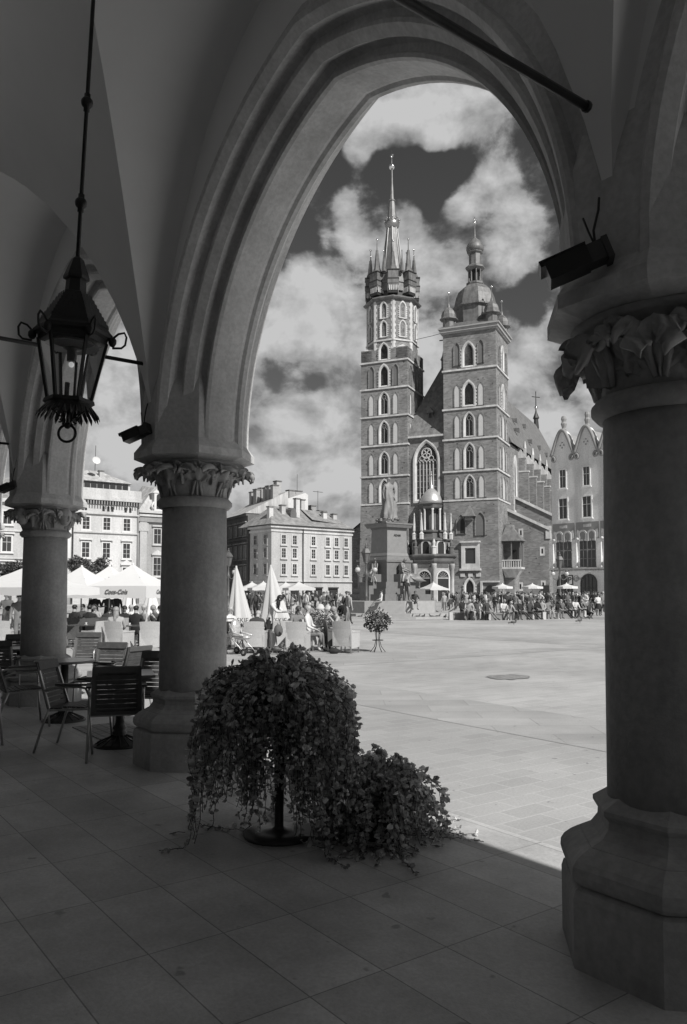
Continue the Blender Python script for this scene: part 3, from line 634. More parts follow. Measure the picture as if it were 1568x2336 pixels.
# chapels with sloped copings
def chapel(x1, y, za, zb, name):
    b = mb(BRICKS); b.add([(0,y,-1),(x1,y,-1),(x1,y,zb),(0,y,za),(0,y+7,-1),(x1,y+7,-1),(x1,y+7,zb),(0,y+7,za)], [(0,1,2,3),(1,5,6,2),(4,7,6,5),(0,3,7,4)]); c = b.out(name, church)
    b = mb(TILE); b.add([(-.1,y+.5,za+.02),(x1+.4,y+.5,zb+.02),(x1+.4,y+7.4,zb+.02),(-.1,y+7.4,za+.02)], [(0,1,2,3)]); b.out('lean_to_roof', c)
    b = mb(LIME); b.beam((-.1,y+.1,za+.15), (x1+.3,y+.1,zb+.15), .9, .5, up=(0,0,1)); b.box(x1-.6, x1+.3, y-.2, y+.9, zb-1.6, zb); b.out('coping', c)
    return c
c2 = chapel(9.5, 16, 20.8, 15.6, 'rear_chapel'); c1 = chapel(7.9, 8, 17.6, 13.4, 'front_chapel')
for (x, z) in ((2.6,12.2),(6.6,8.6),(2.4,1.9),(6.7,2.2),(6.6,13.2)):
    b = mb(LIME); yy = 8 if z < 13 else 16; b.T = Matrix.Translation((0, yy, 0)); b.ring([(x-.45,z),(x+.45,z),(x+.45,z+1.7),(x-.45,z+1.7)], [(x-.17,z+.4),(x+.17,z+.4),(x+.17,z+1.35),(x-.17,z+1.35)], -.06, .05); b.use(VOID); b.box(x-.17, x+.17, -.01, .03, z+.4, z+1.35); b.out('slit_window', c1)
b = mb(LIME); b.T = Matrix.Translation((0,8,0)); b.box(.5, 7.9, -.12, .05, 1.0, 1.2); b.use(DMET); b.box(6.4, 7.8, -.14, .05, -.2, 3.0); b.out('plinth_band', c1)
# wooden oriel with tiled roof between tower and chapel
b = mb(BRICK); b.box(.0, 2.2, 3.6, 8, -1, 6.0); b.box(.0, 1.5, 4, 8, 6, 14.5); b.out('stair_turret', church)
b = mb(TILE); b.T = Matrix.Translation((1.7, 3.4, 0)); b.add([(-1.7,-1.6,11.2),(2.4,-1.6,11.2),(2.4,2.5,11.2),(-1.7,2.5,11.2),(-.9,1.2,15.2)], [(0,1,4),(1,2,4),(2,3,4),(3,0,4),(0,3,2,1)]); orl = b.out('oriel_roof', church)
b = mb(mat('oak_timber', .16, .8, .2, 3)); b.T = Matrix.Translation((1.7, 3.4, 0))
for x in (-1.4, .3, 2.0): b.box(x-.09, x+.09, -1.3, -1.1, 6.3, 11.2)
for y in (.6,): b.box(1.9, 2.1, y, y+.2, 6.3, 11.2)
b.use(LIME); b.box(-1.5, 2.1, -1.4, 2.0, 6.0, 6.35)
for k in range(9): x = -1.4+k*.42; b.box(x-.08, x+.08, -1.32, -1.2, 6.35, 7.5)
b.box(-1.5, 2.1, -1.38, -1.15, 7.5, 7.7); b.add([(-1.4,-1.3,6.0),(2.0,-1.3,6.0),(2.0,1.6,6.0),(-1.4,1.6,6.0),(-1.2,.8,3.8),(.4,.8,3.8),(.4,1.6,3.8),(-1.2,1.6,3.8)], [(0,1,5,4),(1,2,6,5),(0,4,7,3)]); b.use(VOID); b.box(-.5, .8, 1.2, 1.3, 6.4, 9.6); b.use(BRICKD); b.box(-1.4, 1.9, 1.3, 2.4, 6.3, 11.2); b.out('oriel', church)
# --- baroque porch
PX, PY = -12.9, .6
b = mb(PST := mat('porch_sandstone', .36, .8, .2, .9, kind='stone')); b.T = Matrix.Translation((PX, PY, 0))
def half(r, z): return (r, z)
b.lathe([(4.7,0),(4.7,8.0)], 8, False, LIT8); po = b.out('porch', church)
b = mb(DST := mat('sooty_sandstone', .12, .8, .3, .9, kind='stone')); b.T = Matrix.Translation((PX, PY, 0))
b.lathe([(5.0,7.2),(5.15,7.5),(5.15,8.0),(5.6,8.35),(5.65,8.6),(5.1,8.75),(3.8,8.9)], 8, False, LIT8); b.out('entablature', po)
for k in range(8):
    a = k*pi/4-pi/2; T = Matrix.Translation((PX, PY, 0)) @ Matrix.Rotation(a+pi/2, 4, 'Z') @ Matrix.Translation((0, -4.7*cos(pi/8), 0))
    if k in (0, 1, 7, 2, 6):
        b = mb(LIME); b.T = T; b.ring(archpts(2.9, 5.9, .5, 6, 0, 0), archpts(2.3, 5.6, .5, 6, 0, 0), -.2, .05)
        b.use(VOID); b.prism(archpts(2.3, 5.6, .5, 6, 0, 0), -.03, .03); b.use(PST); b.box(-1.15, 1.15, -.1, 0, 4.2, 4.4); b.use(STN)
        for j in range(7): an = pi*j/6; b.tube([(0,-.05,4.5),(1.05*cos(an),-.05,4.5+1.0*sin(an))], .05, 4)
        b.use(DST); b.box(-1.2, 1.2, -.1, .05, 6.3, 7.0); b.out('doorway', po)
    ca = a+pi/8
    b = mb(PST); b.T = Matrix.Translation((PX, PY, 0)); b.lathe([(.5,0),(.5,.5),(.36,.6),(.33,5.9),(.42,6.1),(.5,6.6),(.5,7.0)], 10, True, c=(4.95*cos(ca), 4.95*sin(ca))); b.out('column', po)
    b = mb(DST if k % 2 else LIME); b.T = Matrix.Translation((PX, PY, 0)); x_, y_ = 4.7*cos(ca), 4.7*sin(ca)
    b.lathe([(.45,8.6),(.45,9.9),(.55,10.0),(.55,10.15),(.25,10.3),(.32,10.9),(.1,11.6)], 8, False, c=(x_, y_)); b.out('pedestal', po)
    if k % 2:
        for e in (-.22, .22):
            b = mb(LIME); b.T = Matrix.Translation((PX, PY, 0)); q = ca+e; x_, y_ = 4.1*cos(q), 4.1*sin(q); b.lathe([(.42,11.6),(.42,12.5),(.5,12.6),(.16,13.0),(.3,13.3),(.09,16.2),(.14,16.3),(.02,16.7)], 6, False, c=(x_, y_)); b.out('obelisk', po)
b = mb(DST); b.T = Matrix.Translation((PX, PY, 0)); b.lathe([(3.9,8.8),(3.9,11.2),(4.2,11.4),(4.2,11.7),(2.6,12.0),(2.4,12.9),(2.7,13.1),(2.7,13.4),(2.0,13.5)], 8, False, LIT8); 
for k in range(8):
    a = k*pi/4-pi/2; T = Matrix.Translation((PX, PY, 0)) @ Matrix.Rotation(a+pi/2, 4, 'Z') @ Matrix.Translation((0, -3.6, 0)); b.T = T
    b.use(LIME); b.ring(archpts(1.9, 2.6, .5, 5, 0, 8.9), archpts(1.3, 2.3, .5, 5, 0, 8.9), -.12, .1); b.use(VOID); b.prism(archpts(1.3, 2.3, .5, 5, 0, 8.9), -.02, .1)
b.out('porch_attic', po)
b = mb(LIME); b.T = Matrix.Translation((PX, PY, 0))
for k in range(8): a = k*pi/4+LIT8; b.lathe([(.3,13.4),(.22,13.6),(.2,17.2),(.3,17.6)], 8, True, c=(2.05*cos(a), 2.05*sin(a)))
b.use(DST); b.lathe([(1.25,13.3),(1.25,17.6)], 8, False, LIT8); b.lathe([(2.2,17.5),(2.45,17.7),(2.6,18.3),(2.85,18.5),(2.4,18.7)], 8, False, LIT8); b.out('porch_lantern', po)
b = mb(BRT := mat('bright_lead_dome', .5, .4, .1, 2, metal=.5)); b.T = Matrix.Translation((PX, PY, 0)); b.lathe([(2.3,18.6),(2.2,19.2),(1.9,20.0),(1.35,20.8),(.7,21.4),(.35,21.6),(.4,22.0),(.12,22.4),(.08,25.0)], 16, True); b.use(GOLD); b.sph((0,0,24.2), .22, 8, 6); b.out('porch_dome', po)
b = mb(IRON); b.tube([(-17.4,5,52.6),(-14,5,52.9),(-10.3,5,53.4)], .05, 4); b.out('cable', church)
# --- brick chapel left of the church behind the monument
p = at(797, HOR, 166); q = at(832, HOR, 158)
ck = thing('brick_chapel', 'small dark brick chapel wing with a carved doorway, behind the monument left of the church', 'chapel', (p.x, p.y, GZ), CA)
b = mb(BRICK); b.add([(0,0,-1),(7,0,-1),(7,0,19.4),(0,0,14.2),(0,14,-1),(7,14,-1),(7,14,19.4),(0,14,14.2)], [(0,1,2,3),(1,5,6,2),(4,7,6,5),(0,3,7,4)]); b.out('wall', ck)
b = mb(TILE); b.add([(-.5,-.3,13.9),(7,-.3,19.5),(7,14.3,19.5),(-.5,14.3,13.9)], [(0,1,2,3)]); b.add([(-.5,-.3,13.6),(7,-.3,19.2),(7,14.3,19.2),(-.5,14.3,13.6)], [(0,3,2,1)]); b.out('roof', ck)
b = mb(LIME); b.ring(archpts(3.0, 7.2, .5, 6, 3.6, .3), archpts(2.0, 6.3, .5, 6, 3.6, .3), -.3, .1); b.box(1.8, 5.4, -.4, .1, 8.0, 8.4); b.use(VOID); b.prism(archpts(2.0, 6.3, .5, 6, 3.6, .3), -.04, .1); b.use(LIME); b.prism([(2.2,8.4),(5.0,8.4),(3.6,10.2)], -.25, .1); b.out('doorway', ck)
# ---------------- houses round the square ----------------
def rectwin(par, T, x, z, w_, h, frame=PLA['white'], glass=WIN, mull=2, hood=0, head='flat', sill=True, trans=.62, wall=None):
    b = MB(); b.T = T; b.use(frame); f = .16
    b.ring([(x-w_/2-f,z-f),(x+w_/2+f,z-f),(x+w_/2+f,z+h+f),(x-w_/2-f,z+h+f)], [(x-w_/2,z),(x+w_/2,z),(x+w_/2,z+h),(x-w_/2,z+h)], -.10, .06)
    if sill: b.box(x-w_/2-.3, x+w_/2+.3, -.24, .02, z-.3, z-f)
    if hood: b.box(x-w_/2-.35, x+w_/2+.35, -.34, .02, z+h+.35, z+h+.55)
    if hood == 2: b.prism([(x-w_/2-.35,z+h+.55),(x+w_/2+.35,z+h+.55),(x,z+h+1.15)], -.3, .02)
    o = b.out('window', par)
    b = MB(); b.T = T; b.use(glass); b.box(x-w_/2, x+w_/2, -.02, .03, z, z+h); b.out('pane', o)
    b = MB(); b.T = T; b.use(frame)
    b.box(x-.022, x+.022, -.06, -.02, z, z+h); b.box(x-w_/2, x+w_/2, -.065, -.025, z+h*trans-.025, z+h*trans+.025)
    if mull > 2: b.box(x-w_/2, x+w_/2, -.064, -.024, z+h*.3-.018, z+h*.3+.018)
    b.box(x-w_/2, x-w_/2+.04, -.07, -.02, z, z+h); b.box(x+w_/2-.04, x+w_/2, -.07, -.02, z, z+h); b.out('glazing_bar', o)
    return o
def house(name, label, u0, y0, length, ang, depth, h, wallm, loc=None):
    p = at(u0, HOR, y0)
    t = thing(name, label, 'building', (p.x, p.y, GZ), ang)
    b = mb(wallm); b.box(0, length, 0, depth, -1, h); b.out('wall', t); return t
def chim(par, x, y, z, w_=1.0, h=2.0, d=.7, m=None, caps=True):
    b = mb(m or PLA['white']); b.box(x, x+w_, y, y+d, z-1.5, z+h)
    if caps: b.use(TILE); b.box(x-.1, x+w_+.1, y-.1, y+d+.1, z+h, z+h+.18)
    b.out('chimney', par)
RF = mat('old_roof_tiles', .24, .9, .2, .7, kind='roof', pitch=.5); RFZ = mat('zinc_roof', .42, .6, .15, .5, kind='roof', pitch=1.0)
# corner house with a dim narrow side and a bright long front
AF = SQ+radians(3)
LC = 16.0
ch_ = house('corner_house', 'plain bright corner house with a dim narrow side, left of the monument', 619, 120, LC, AF, 6.0, 11.6, PLA['cream'])
b = mb(PLA['white']); b.box(-.15, LC+.1, -.15, 6.1, 11.0, 11.3); b.box(-.35, LC+.2, -.35, 6.2, 11.6, 11.95); b.box(-.1, LC, -.12, 6, 3.3, 3.5); b.out('cornice', ch_)
b = mb(DMET); b.box(-.45, LC+.3, -.47, -.33, 11.9, 12.1); b.box(-.47, -.33, -.45, 6, 11.9, 12.1); b.box(-.05, LC, -.18, -.13, 3.25, 3.33); b.tube([(5.85,-.25,12),(5.85,-.25,0)], .08, 6); b.out('gutter', ch_)
b = mb(RF); b.add([(-.4,-.4,12.0),(LC+.3,-.4,12.0),(LC+.3,9,12),(-.4,9,12),(3.2,4.6,15.5),(14.0,4.6,15.2)], [(0,1,5,4),(1,2,5),(2,3,4,5),(3,0,4),(0,3,2,1)])
b.out('roof', ch_)
for x in (2.26, 4.33, 7.99, 10.9, 12.7, 14.7):
    for z, h in ((4.5,1.55),(7.05,1.4),(9.15,1.35)):
        rectwin(ch_, FR, x, z, .78, h, mull=3)
SL = Matrix.Rotation(-pi/2, 4, 'Z')          # face looking to local -x; face x = -local y
for y in (1.6, 4.4):
    for z, h in ((4.5,1.55),(7.05,1.4),(9.15,1.35)): rectwin(ch_, SL, -y, z, .8, h, frame=PLA['mid'])
for x0, x1 in ((6.6,7.8),(8.2,9.8),(11.0,13.0),(3.6,5.2)): b = mb(WIN); b.box(x0, x1, -.04, .04, .3, 2.3); b.use(DMET); b.box(x0, x1, -.3, 0, 2.3, 2.5); b.out('shop_window', ch_)
for x, y, z, h in ((.8,1.8,13.6,1.3),(3.7,2.6,14.2,1.2),(6.2,2.2,14.2,2.4),(8.8,4.3,15.0,1.8),(11.9,2.4,13.5,1.3),(14.0,2.4,13.3,1.3)): chim(ch_, x, y, z, .75, h)
b = mb(PLA['dark']); b.prism([(4.9,13.2),(4.9,14.2),(5.1,14.8),(5.5,15.1),(5.9,14.9),(6.1,14.2),(6.1,13.2)], 1.9, 4.4); b.out('dormer', ch_)
b = mb(RF); b.add([(8.6,1.0,13.3),(14.5,1.0,12.9),(12.0,4.4,14.7),(8.6,4.4,15.4)], [(0,1,2,3)]); b.out('roof_slope', ch_)
# tall white fire wall and roofs behind
bk = house('rear_house', 'house with bare white sloping fire wall and bank of chimneys behind the corner house', 560, 131, 18, AF, 7, 13.0, PLA['white'])
q_ = .84
b = mb(WHITE); b.prism([(0,12),(0,13.2),(9*q_,17.6),(14.5*q_,19.2),(15.2*q_,18.9),(15.2*q_,12)], -.2, .3); b.out('fire_wall', bk)
b = mb(TILE); b.add([(0,.3,13.2),(9*q_,.3,17.5),(15.2*q_,.3,18.8),(15.2*q_,8,18.8),(9*q_,8,17.5),(0,8,13.2)], [(0,1,4,5),(1,2,3,4)]); b.add([(15.2*q_,.3,17.2),(23*q_,.3,13),(23*q_,8,13),(15.2*q_,8,17.2)], [(0,1,2,3)]); b.out('roof', bk)
for x, z, w_, h in ((3.6,16.4,.8,2.8),(4.8,16.6,1.2,2.9),(6.6,17.2,1.1,2.8),(8.6,17.6,1.0,3.4),(11.8,18.4,2.8,1.2),(15.6,17.0,.8,1.2),(17.6,15.6,1.0,1.6),(19.8,15.0,1.6,1.4)): chim(bk, x*q_, 1.5, z, w_, h, 1, PLA['mid'])
b = mb(IRON); b.tube([(13.4*q_,1,19.5),(13.4*q_,1,22.6)], .04, 4); b.tube([(18.9*q_,1,14.5),(18.9*q_,1,20.0)], .05, 4); b.tube([(17.6*q_,1,19.8),(20.2*q_,1,19.8)], .04, 4); b.out('aerial', bk)
# dark house in the shade of the side street
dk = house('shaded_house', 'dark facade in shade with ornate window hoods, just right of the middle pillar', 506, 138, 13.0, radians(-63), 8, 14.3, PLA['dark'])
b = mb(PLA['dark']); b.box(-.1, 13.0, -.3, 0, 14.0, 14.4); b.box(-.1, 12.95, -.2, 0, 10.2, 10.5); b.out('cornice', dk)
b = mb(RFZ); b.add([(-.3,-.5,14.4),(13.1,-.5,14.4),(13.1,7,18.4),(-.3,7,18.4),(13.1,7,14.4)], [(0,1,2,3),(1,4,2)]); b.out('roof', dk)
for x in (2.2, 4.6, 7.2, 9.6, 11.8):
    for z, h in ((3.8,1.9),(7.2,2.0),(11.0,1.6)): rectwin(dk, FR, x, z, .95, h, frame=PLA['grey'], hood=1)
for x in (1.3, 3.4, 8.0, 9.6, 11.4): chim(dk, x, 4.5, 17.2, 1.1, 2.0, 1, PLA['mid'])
# white balustraded town house
def facade_row(t, xs, rows, **k):
    for z, w_, h, kw in rows:
        for x in xs: rectwin(t, FR, x, z, w_, h, **{**k, **kw})
th = house('white_town_house', 'white four-storey town house with a satellite dish on its roof', 166, 111, 9.4, SQ, 12, 15.4, PLA['white'])
b = mb(PLA['white']); b.box(-.2, 9.6, -.3, 1, 12.9, 13.1); b.box(-.3, 9.7, -.8, 1, 14.9, 15.4); b.box(-.3, 9.7, -.5, 1, 15.4, 16.6); b.box(-.1, 9.5, -.25, 0, 10.2, 10.4); b.use(PLA['grey'])
for k in range(24): b.box(.05+k*.4, .22+k*.4, -.7, 0, 14.3, 14.9)
b.out('cornice', th)
b = mb(WIN)
for k in range(9): b.box(.1+k*.95, .95+k*.95, 1.9, 2.0, 16.6, 17.8)
b.use(PLA['white']); b.box(0, 8.9, 2.0, 8, 15, 17.9); b.use(RFZ); b.add([(-.2,1.6,17.9),(9.1,1.6,17.9),(9.1,9,17.9),(-.2,9,17.9),(.8,5,19.9),(5.2,5,19.9)], [(0,1,5,4),(1,2,5),(2,3,4,5),(3,0,4)]); b.out('attic', th)
b = mb(WHITE); c = (3.6, 1.8, 20.9); b.T = Matrix.Translation(c) @ Matrix.Rotation(radians(70), 4, 'X'); b.lathe([(.02,.0),(.4,.07),(.6,.2)], 14, True, cap=False); b.T = Matrix.Identity(4); b.use(IRON); b.tube([(3.6,2.2,19.5),(3.6,2,23.2)], .04, 4); b.out('satellite_dish', th)
chim(th, .6, 3, 18.6, .7, 1.5); chim(th, 4.6, 3, 18.4, .6, 1.2)
facade_row(th, (1.7, 4.7, 7.7), [(3.2,1.1,2.1,dict(hood=2)),(6.7,1.1,2.1,dict(hood=1)),(10.7,1.05,1.75,dict())], frame=WHITE, mull=3)
for x in (.9,1.35,3.9,4.6,5.2,7.2,7.9): b = mb(VOID); b.prism(archpts(.35, .75, .5, 4, x+.3, 13.4), -.04, .02); b.out('attic_window', th)
b = mb(PLA['grey']); b.tube([(9.35,-.2,15),(9.35,-.2,0)], .1, 6); b.out('downpipe', th)
pt = th.location+N2*9.5
mh = thing('mansard_house', 'grey pilastered house with mansard roof and scrolled white dormer, left of the middle pillar', 'building', pt, SQ)
b = mb(PLA['mid']); b.box(0, 14, .3, 12, -1, 13.6); b.out('wall', mh)
b = mb(PLA['white']); b.box(0, 14, -.3, .3, 13.0, 13.3); b.use(PLA['grey']); b.box(0, 14, -.1, .3, 12.2, 13.0)
b.use(PLA['white']); b.box(-.1, 14, -.5, .5, 13.5, 13.9); b.out('cornice', mh)
b = mb(RFZ); b.add([(0,0,13.9),(14,0,13.9),(14,1.5,17.6),(3.0,1.5,17.6),(0,8,13.9),(3,6,18.4),(14,6,18.4)], [(0,1,2,3),(0,3,5,4),(3,2,6,5)]); b.out('roof', mh)
for x in (.8, 5.4, 10): b = mb(PLA['cream']); b.box(x-.55, x+.55, -.0, .3, 0, 12.2); b.box(x-.75, x+.75, -.08, .3, 10.8, 12.0); b.box(x-.7, x+.7, -.06, .3, 3.0, 3.6); b.out('pilaster', mh)
T3 = Matrix.Translation((0,.3,0))
for x in (3.1, 7.7):
    rectwin(mh, T3, x, 4.2, 1.2, 2.7, frame=PLA['white'], hood=2, mull=3); rectwin(mh, T3, x, 9.0, 1.15, 2.2, frame=PLA['white'], hood=1)
    b = mb(WHITE); b.box(x-1.1, x+1.1, -.2, 1.6, 13.9, 14.4); b.prism(archpts(1.6, 3.4, .5, 6, x, 13.9), -.3, 1.4); b.tube([(x-.9,-.3,14.1),(x-1.2,-.3,14.6),(x-.85,-.3,15.2)], .18, 5); b.tube([(x+.9,-.3,14.1),(x+1.2,-.3,14.6),(x+.85,-.3,15.2)], .18, 5); b.prism([(x-1.1,16.6),(x+1.1,16.6),(x,17.6)], -.4, 1.2); b.use(WIN); b.prism(archpts(.9, 2.3, .5, 6, x, 14.2), -.34, -.28); b.out('dormer', mh)
# cream house farther left
lf = thing('left_town_house', 'pale town house with flat window hoods, seen at the left edge between the pillars', 'building', th.location-N2*16.5, SQ)
b = mb(PLA['cream']); b.box(0, 13.9, 0, 12, -1, 14.2); b.out('wall', lf)
b = mb(PLA['white']); b.box(-.1, 13.9, -.5, .2, 13.8, 14.3); b.box(0, 13.8, -.2, 0, 9.9, 10.1); b.box(0, 13.8, -.2, 0, 6.2, 6.4); b.out('cornice', lf)
b = mb(RF); b.add([(-.2,-.5,14.3),(14,-.5,14.3),(14,6,18.0),(-.2,6,18.0)], [(0,1,2,3)]); b.out('roof', lf)
facade_row(lf, (1.6, 4.6, 7.6, 10.6), [(3.3,1.2,2.2,dict(hood=1)),(7.2,1.2,2.0,dict(hood=1)),(10.9,1.1,1.7,dict())], frame=WHITE)
for x in (3, 9, 12): chim(lf, x, 3, 16.5, 1.1, 1.6)
nt = thing('narrow_house', 'narrow pale house front with a draped flag, left of the white town house', 'building', th.location-N2*2.55, SQ)
b = mb(PLA['mid']); b.box(0, 2.5, .8, 12, -1, 15); b.use(WHITE); b.tube([(1.9,.3,0),(1.9,.3,15)], .45, 12); b.out('wall', nt)
b = mb(TON['dark']); b.add([(.6,.2,9.6),(1.2,.1,8.9),(1.35,.15,5.0),(.9,.2,3.6),(.6,.25,5.5)], [(0,1,2,3,4)]); b.add([(.6,.23,9.6),(1.2,.13,8.9),(1.35,.18,5.0),(.9,.23,3.6),(.6,.28,5.5)], [(4,3,2,1,0)]); b.out('flag', nt)
# gabled house on the right
gy = 115.0; gp = at(1262, HOR, gy)
gh = thing('gabled_house', 'pale house with wavy curled gables and arched ground-floor windows, right of the church', 'building', (gp.x, gp.y, GZ), AR+pi+radians(5))
GW = 3.85; 
def wave(x0, w_, zb, zt, n=22):
    L = []
    for i in range(n+1): f = i/n; c = (.5-.5*cos(2*pi*f)); L.append((x0+w_*f, zb+(zt-zb)*c**.6))
    return L
H0_ = 21.5
PLG = mat('render_gable', .74, .88, .05, .4, kind='stone')
b = mb(PLG); n_g = 4; b.box(0, n_g*GW, .02, 12, -1, H0_)
for k in range(n_g): b.prism([(k*GW, H0_-.3)]+wave(k*GW, GW, H0_, 25.2)+[((k+1)*GW, H0_-.3)], 0.0, 1.2)
b.use(PLG); b.box(0, n_g*GW, 0, .1, 0, H0_-.3); b.out('wall', gh)
GD = mat('gable_trim', .28, .85, .1, 1)
for k in range(n_g):
    b = mb(GD); L = wave(k*GW, GW, H0_, 25.2); b.tube([(x, -.06, z+.02) for x, z in L], .24, 6)
    for sx, xx in ((1, k*GW), (-1, (k+1)*GW)):
        b.tube([(xx+sx*(.18+.0*i)+sx*(.55-.045*i)*(1-cos(i*.5))*.9, -.06, H0_-.25-(.55-.045*i)*sin(i*.5)*1.2) for i in range(11)], .17, 6)
    xc = (k+.5)*GW
    for a in range(4): b.tube([(xc+.22*cos(a*pi/2), -.02, 23.0+.3*sin(a*pi/2)), (xc+.36*cos(a*pi/2), -.03, 23.0+.45*sin(a*pi/2))], .12, 5)
    b.out('gable_trim', gh)
    b = mb(GD); b.T = Matrix.Translation((xc, .5, 0)); b.lathe([(.3,25.0),(.36,25.4),(.28,25.6),(.4,26.0),(.45,26.2),(.3,26.5),(.4,26.9),(.3,27.3),(.05,27.4)], 8, False); b.out('urn', gh)
    b = mb(GD); b.add([((k)*GW+.3,1.2,H0_),((k+1)*GW-.3,1.2,H0_),((k+1)*GW-.3,12,H0_),(k*GW+.3,12,H0_),(xc,1.2,24.8),(xc,12,24.8)], [(0,1,4),(1,2,5,4),(3,0,4,5),(2,3,5)]); b.out('roof', gh)
    rectwin(gh, FR, xc, 16.8, 1.0, 2.6, frame=PLG, glass=WIN, sill=True); rectwin(gh, FR, xc, 12.3, 1.35, 2.9, frame=PLG, glass=WIN)
    b = mb(GD); b.box(k*GW+.1, (k+1)*GW-.1, -.05, .02, 9.2, 11.6); b.use(LIME)
    b.ring(archpts(1.3, 1.6, .5, 5, xc-.7, 8.9), archpts(.9, 1.35, .5, 5, xc-.7, 8.9), -.2, .0); b.ring(archpts(1.3, 1.6, .5, 5, xc+.7, 8.9), archpts(.9, 1.35, .5, 5, xc+.7, 8.9), -.2, .0); b.box(xc-.6, xc+.6, -.1, 0, 10.9, 11.3)
    b.prism([(k*GW+.2,9.3),(k*GW+.9,9.3),(k*GW+.7,10.4),(k*GW+.3,10.6)], -.1, 0); b.prism([((k+1)*GW-.2,9.3),((k+1)*GW-.9,9.3),((k+1)*GW-.7,10.4),((k+1)*GW-.3,10.6)], -.1, 0)
    b.sph((k*GW+.6,-.5,9.2), .22, 8, 6); b.out('painted_frieze', gh)
    b = mb(WIN); b.box(xc-1.25, xc+1.25, -.03, .02, 5.3, 8.9); b.use(GD); b.box(xc-.09, xc+.09, -.1, 0, 5.3, 9.6); b.box(xc-1.3, xc+1.3, -.08, 0, 7.6, 7.75)
    for e in (-.65,.65): b.box(xc+e-.04, xc+e+.04, -.08, 0, 5.3, 9.6)
    b.box(xc-1.3, xc+1.3, -.06, 0, 6.4, 6.46); b.out('loggia_window', gh)
    b = mb(WIN); b.prism(archpts(2.5, 4.0, .5, 8, xc+.1, .2), -.06, .02); b.use(DMET); b.ring(archpts(2.6, 4.1, .5, 8, xc+.1, .2), archpts(2.35, 3.9, .5, 8, xc+.1, .2), -.12, .0); b.box(xc+.06, xc+.14, -.12, 0, .2, 4.1); b.box(xc-1.1, xc+1.3, -.12, 0, 2.2, 2.35)
    b.box(xc-.5, xc-.44, -.12, 0, .2, 3.9); b.box(xc+.64, xc+.7, -.12, 0, .2, 3.9); b.out('arched_window', gh)
    b = mb(PLG); b.box(k*GW-.35, k*GW+.35, -.35, 0, 4.9, 8.7); b.out('pier', gh)
b = mb(DMET); b.box(-.1, n_g*GW, -.7, 0, 4.85, 5.0); b.use(TILE); b.add([(-.1,-.9,4.9),(n_g*GW,-.9,4.9),(n_g*GW,-.05,5.3),(-.1,-.05,5.3)], [(0,1,2,3)]); b.use(PLG); b.box(0, n_g*GW, -.5, 0, 4.5, 4.75)
for k in range(60): b.box(.05+k*.25, .17+k*.25, -.62, -.0, 4.62, 4.85)
b.out('canopy_cornice', gh)
b = mb(GD); xc = GW-.1; b.T = Matrix.Translation((xc+.1, -.05, 3.65))
b.tube([(.42*cos(a*pi/10), 0, .42*sin(a*pi/10)) for a in range(20)], .03, 4, closed=True); b.out('round_emblem', gh)
def text(par, name, body, T, size, m, ext=.005, shear=0, font=None):
    c = bpy.data.curves.new(name, 'FONT'); c.body = body; c.size = size; c.extrude = ext; c.align_x = 'CENTER'; c.align_y = 'CENTER'; c.shear = shear; c.offset = size*.012
    o = bpy.data.objects.new(name, c); col.objects.link(o); bpy.context.view_layer.update()
    me = bpy.data.meshes.new_from_object(o.evaluated_get(bpy.context.evaluated_depsgraph_get())); bpy.data.objects.remove(o)
    me.name = name; me.materials.clear(); me.materials.append(m)
    q = bpy.data.objects.new(name, me); col.objects.link(q); q.parent = par; q.matrix_local = T @ Matrix.Rotation(pi/2, 4, 'X'); return q
text(gh, 'lettering', 'Hard Rock', Matrix.Translation((GW, -.1, 3.65)), .52, GD)
text(gh, 'lettering', 'CAFE', Matrix.Translation((GW, -.1, 3.35)), .22, GD)
ps = thing('parking_sign', 'square sign with a white letter P beside the arched windows of the gabled house', 'sign', at(1301, HOR, 100)+Vector((0,0,GZ-CZ)), SQ-pi/2+.2)
b = mb(DMET); b.box(-.45, .45, -.04, .0, 2.6, 3.9); b.tube([(0,.04,0),(0,.04,3.9)], .04, 6); b.out('board', ps)
b = mb(WHITE); b.box(-.28, .28, -.06, -.045, 2.75, 3.75); b.out('panel', ps)
text(ps, 'lettering', 'P', Matrix.Translation((0, -.07, 3.25)), 1.0, DMET)
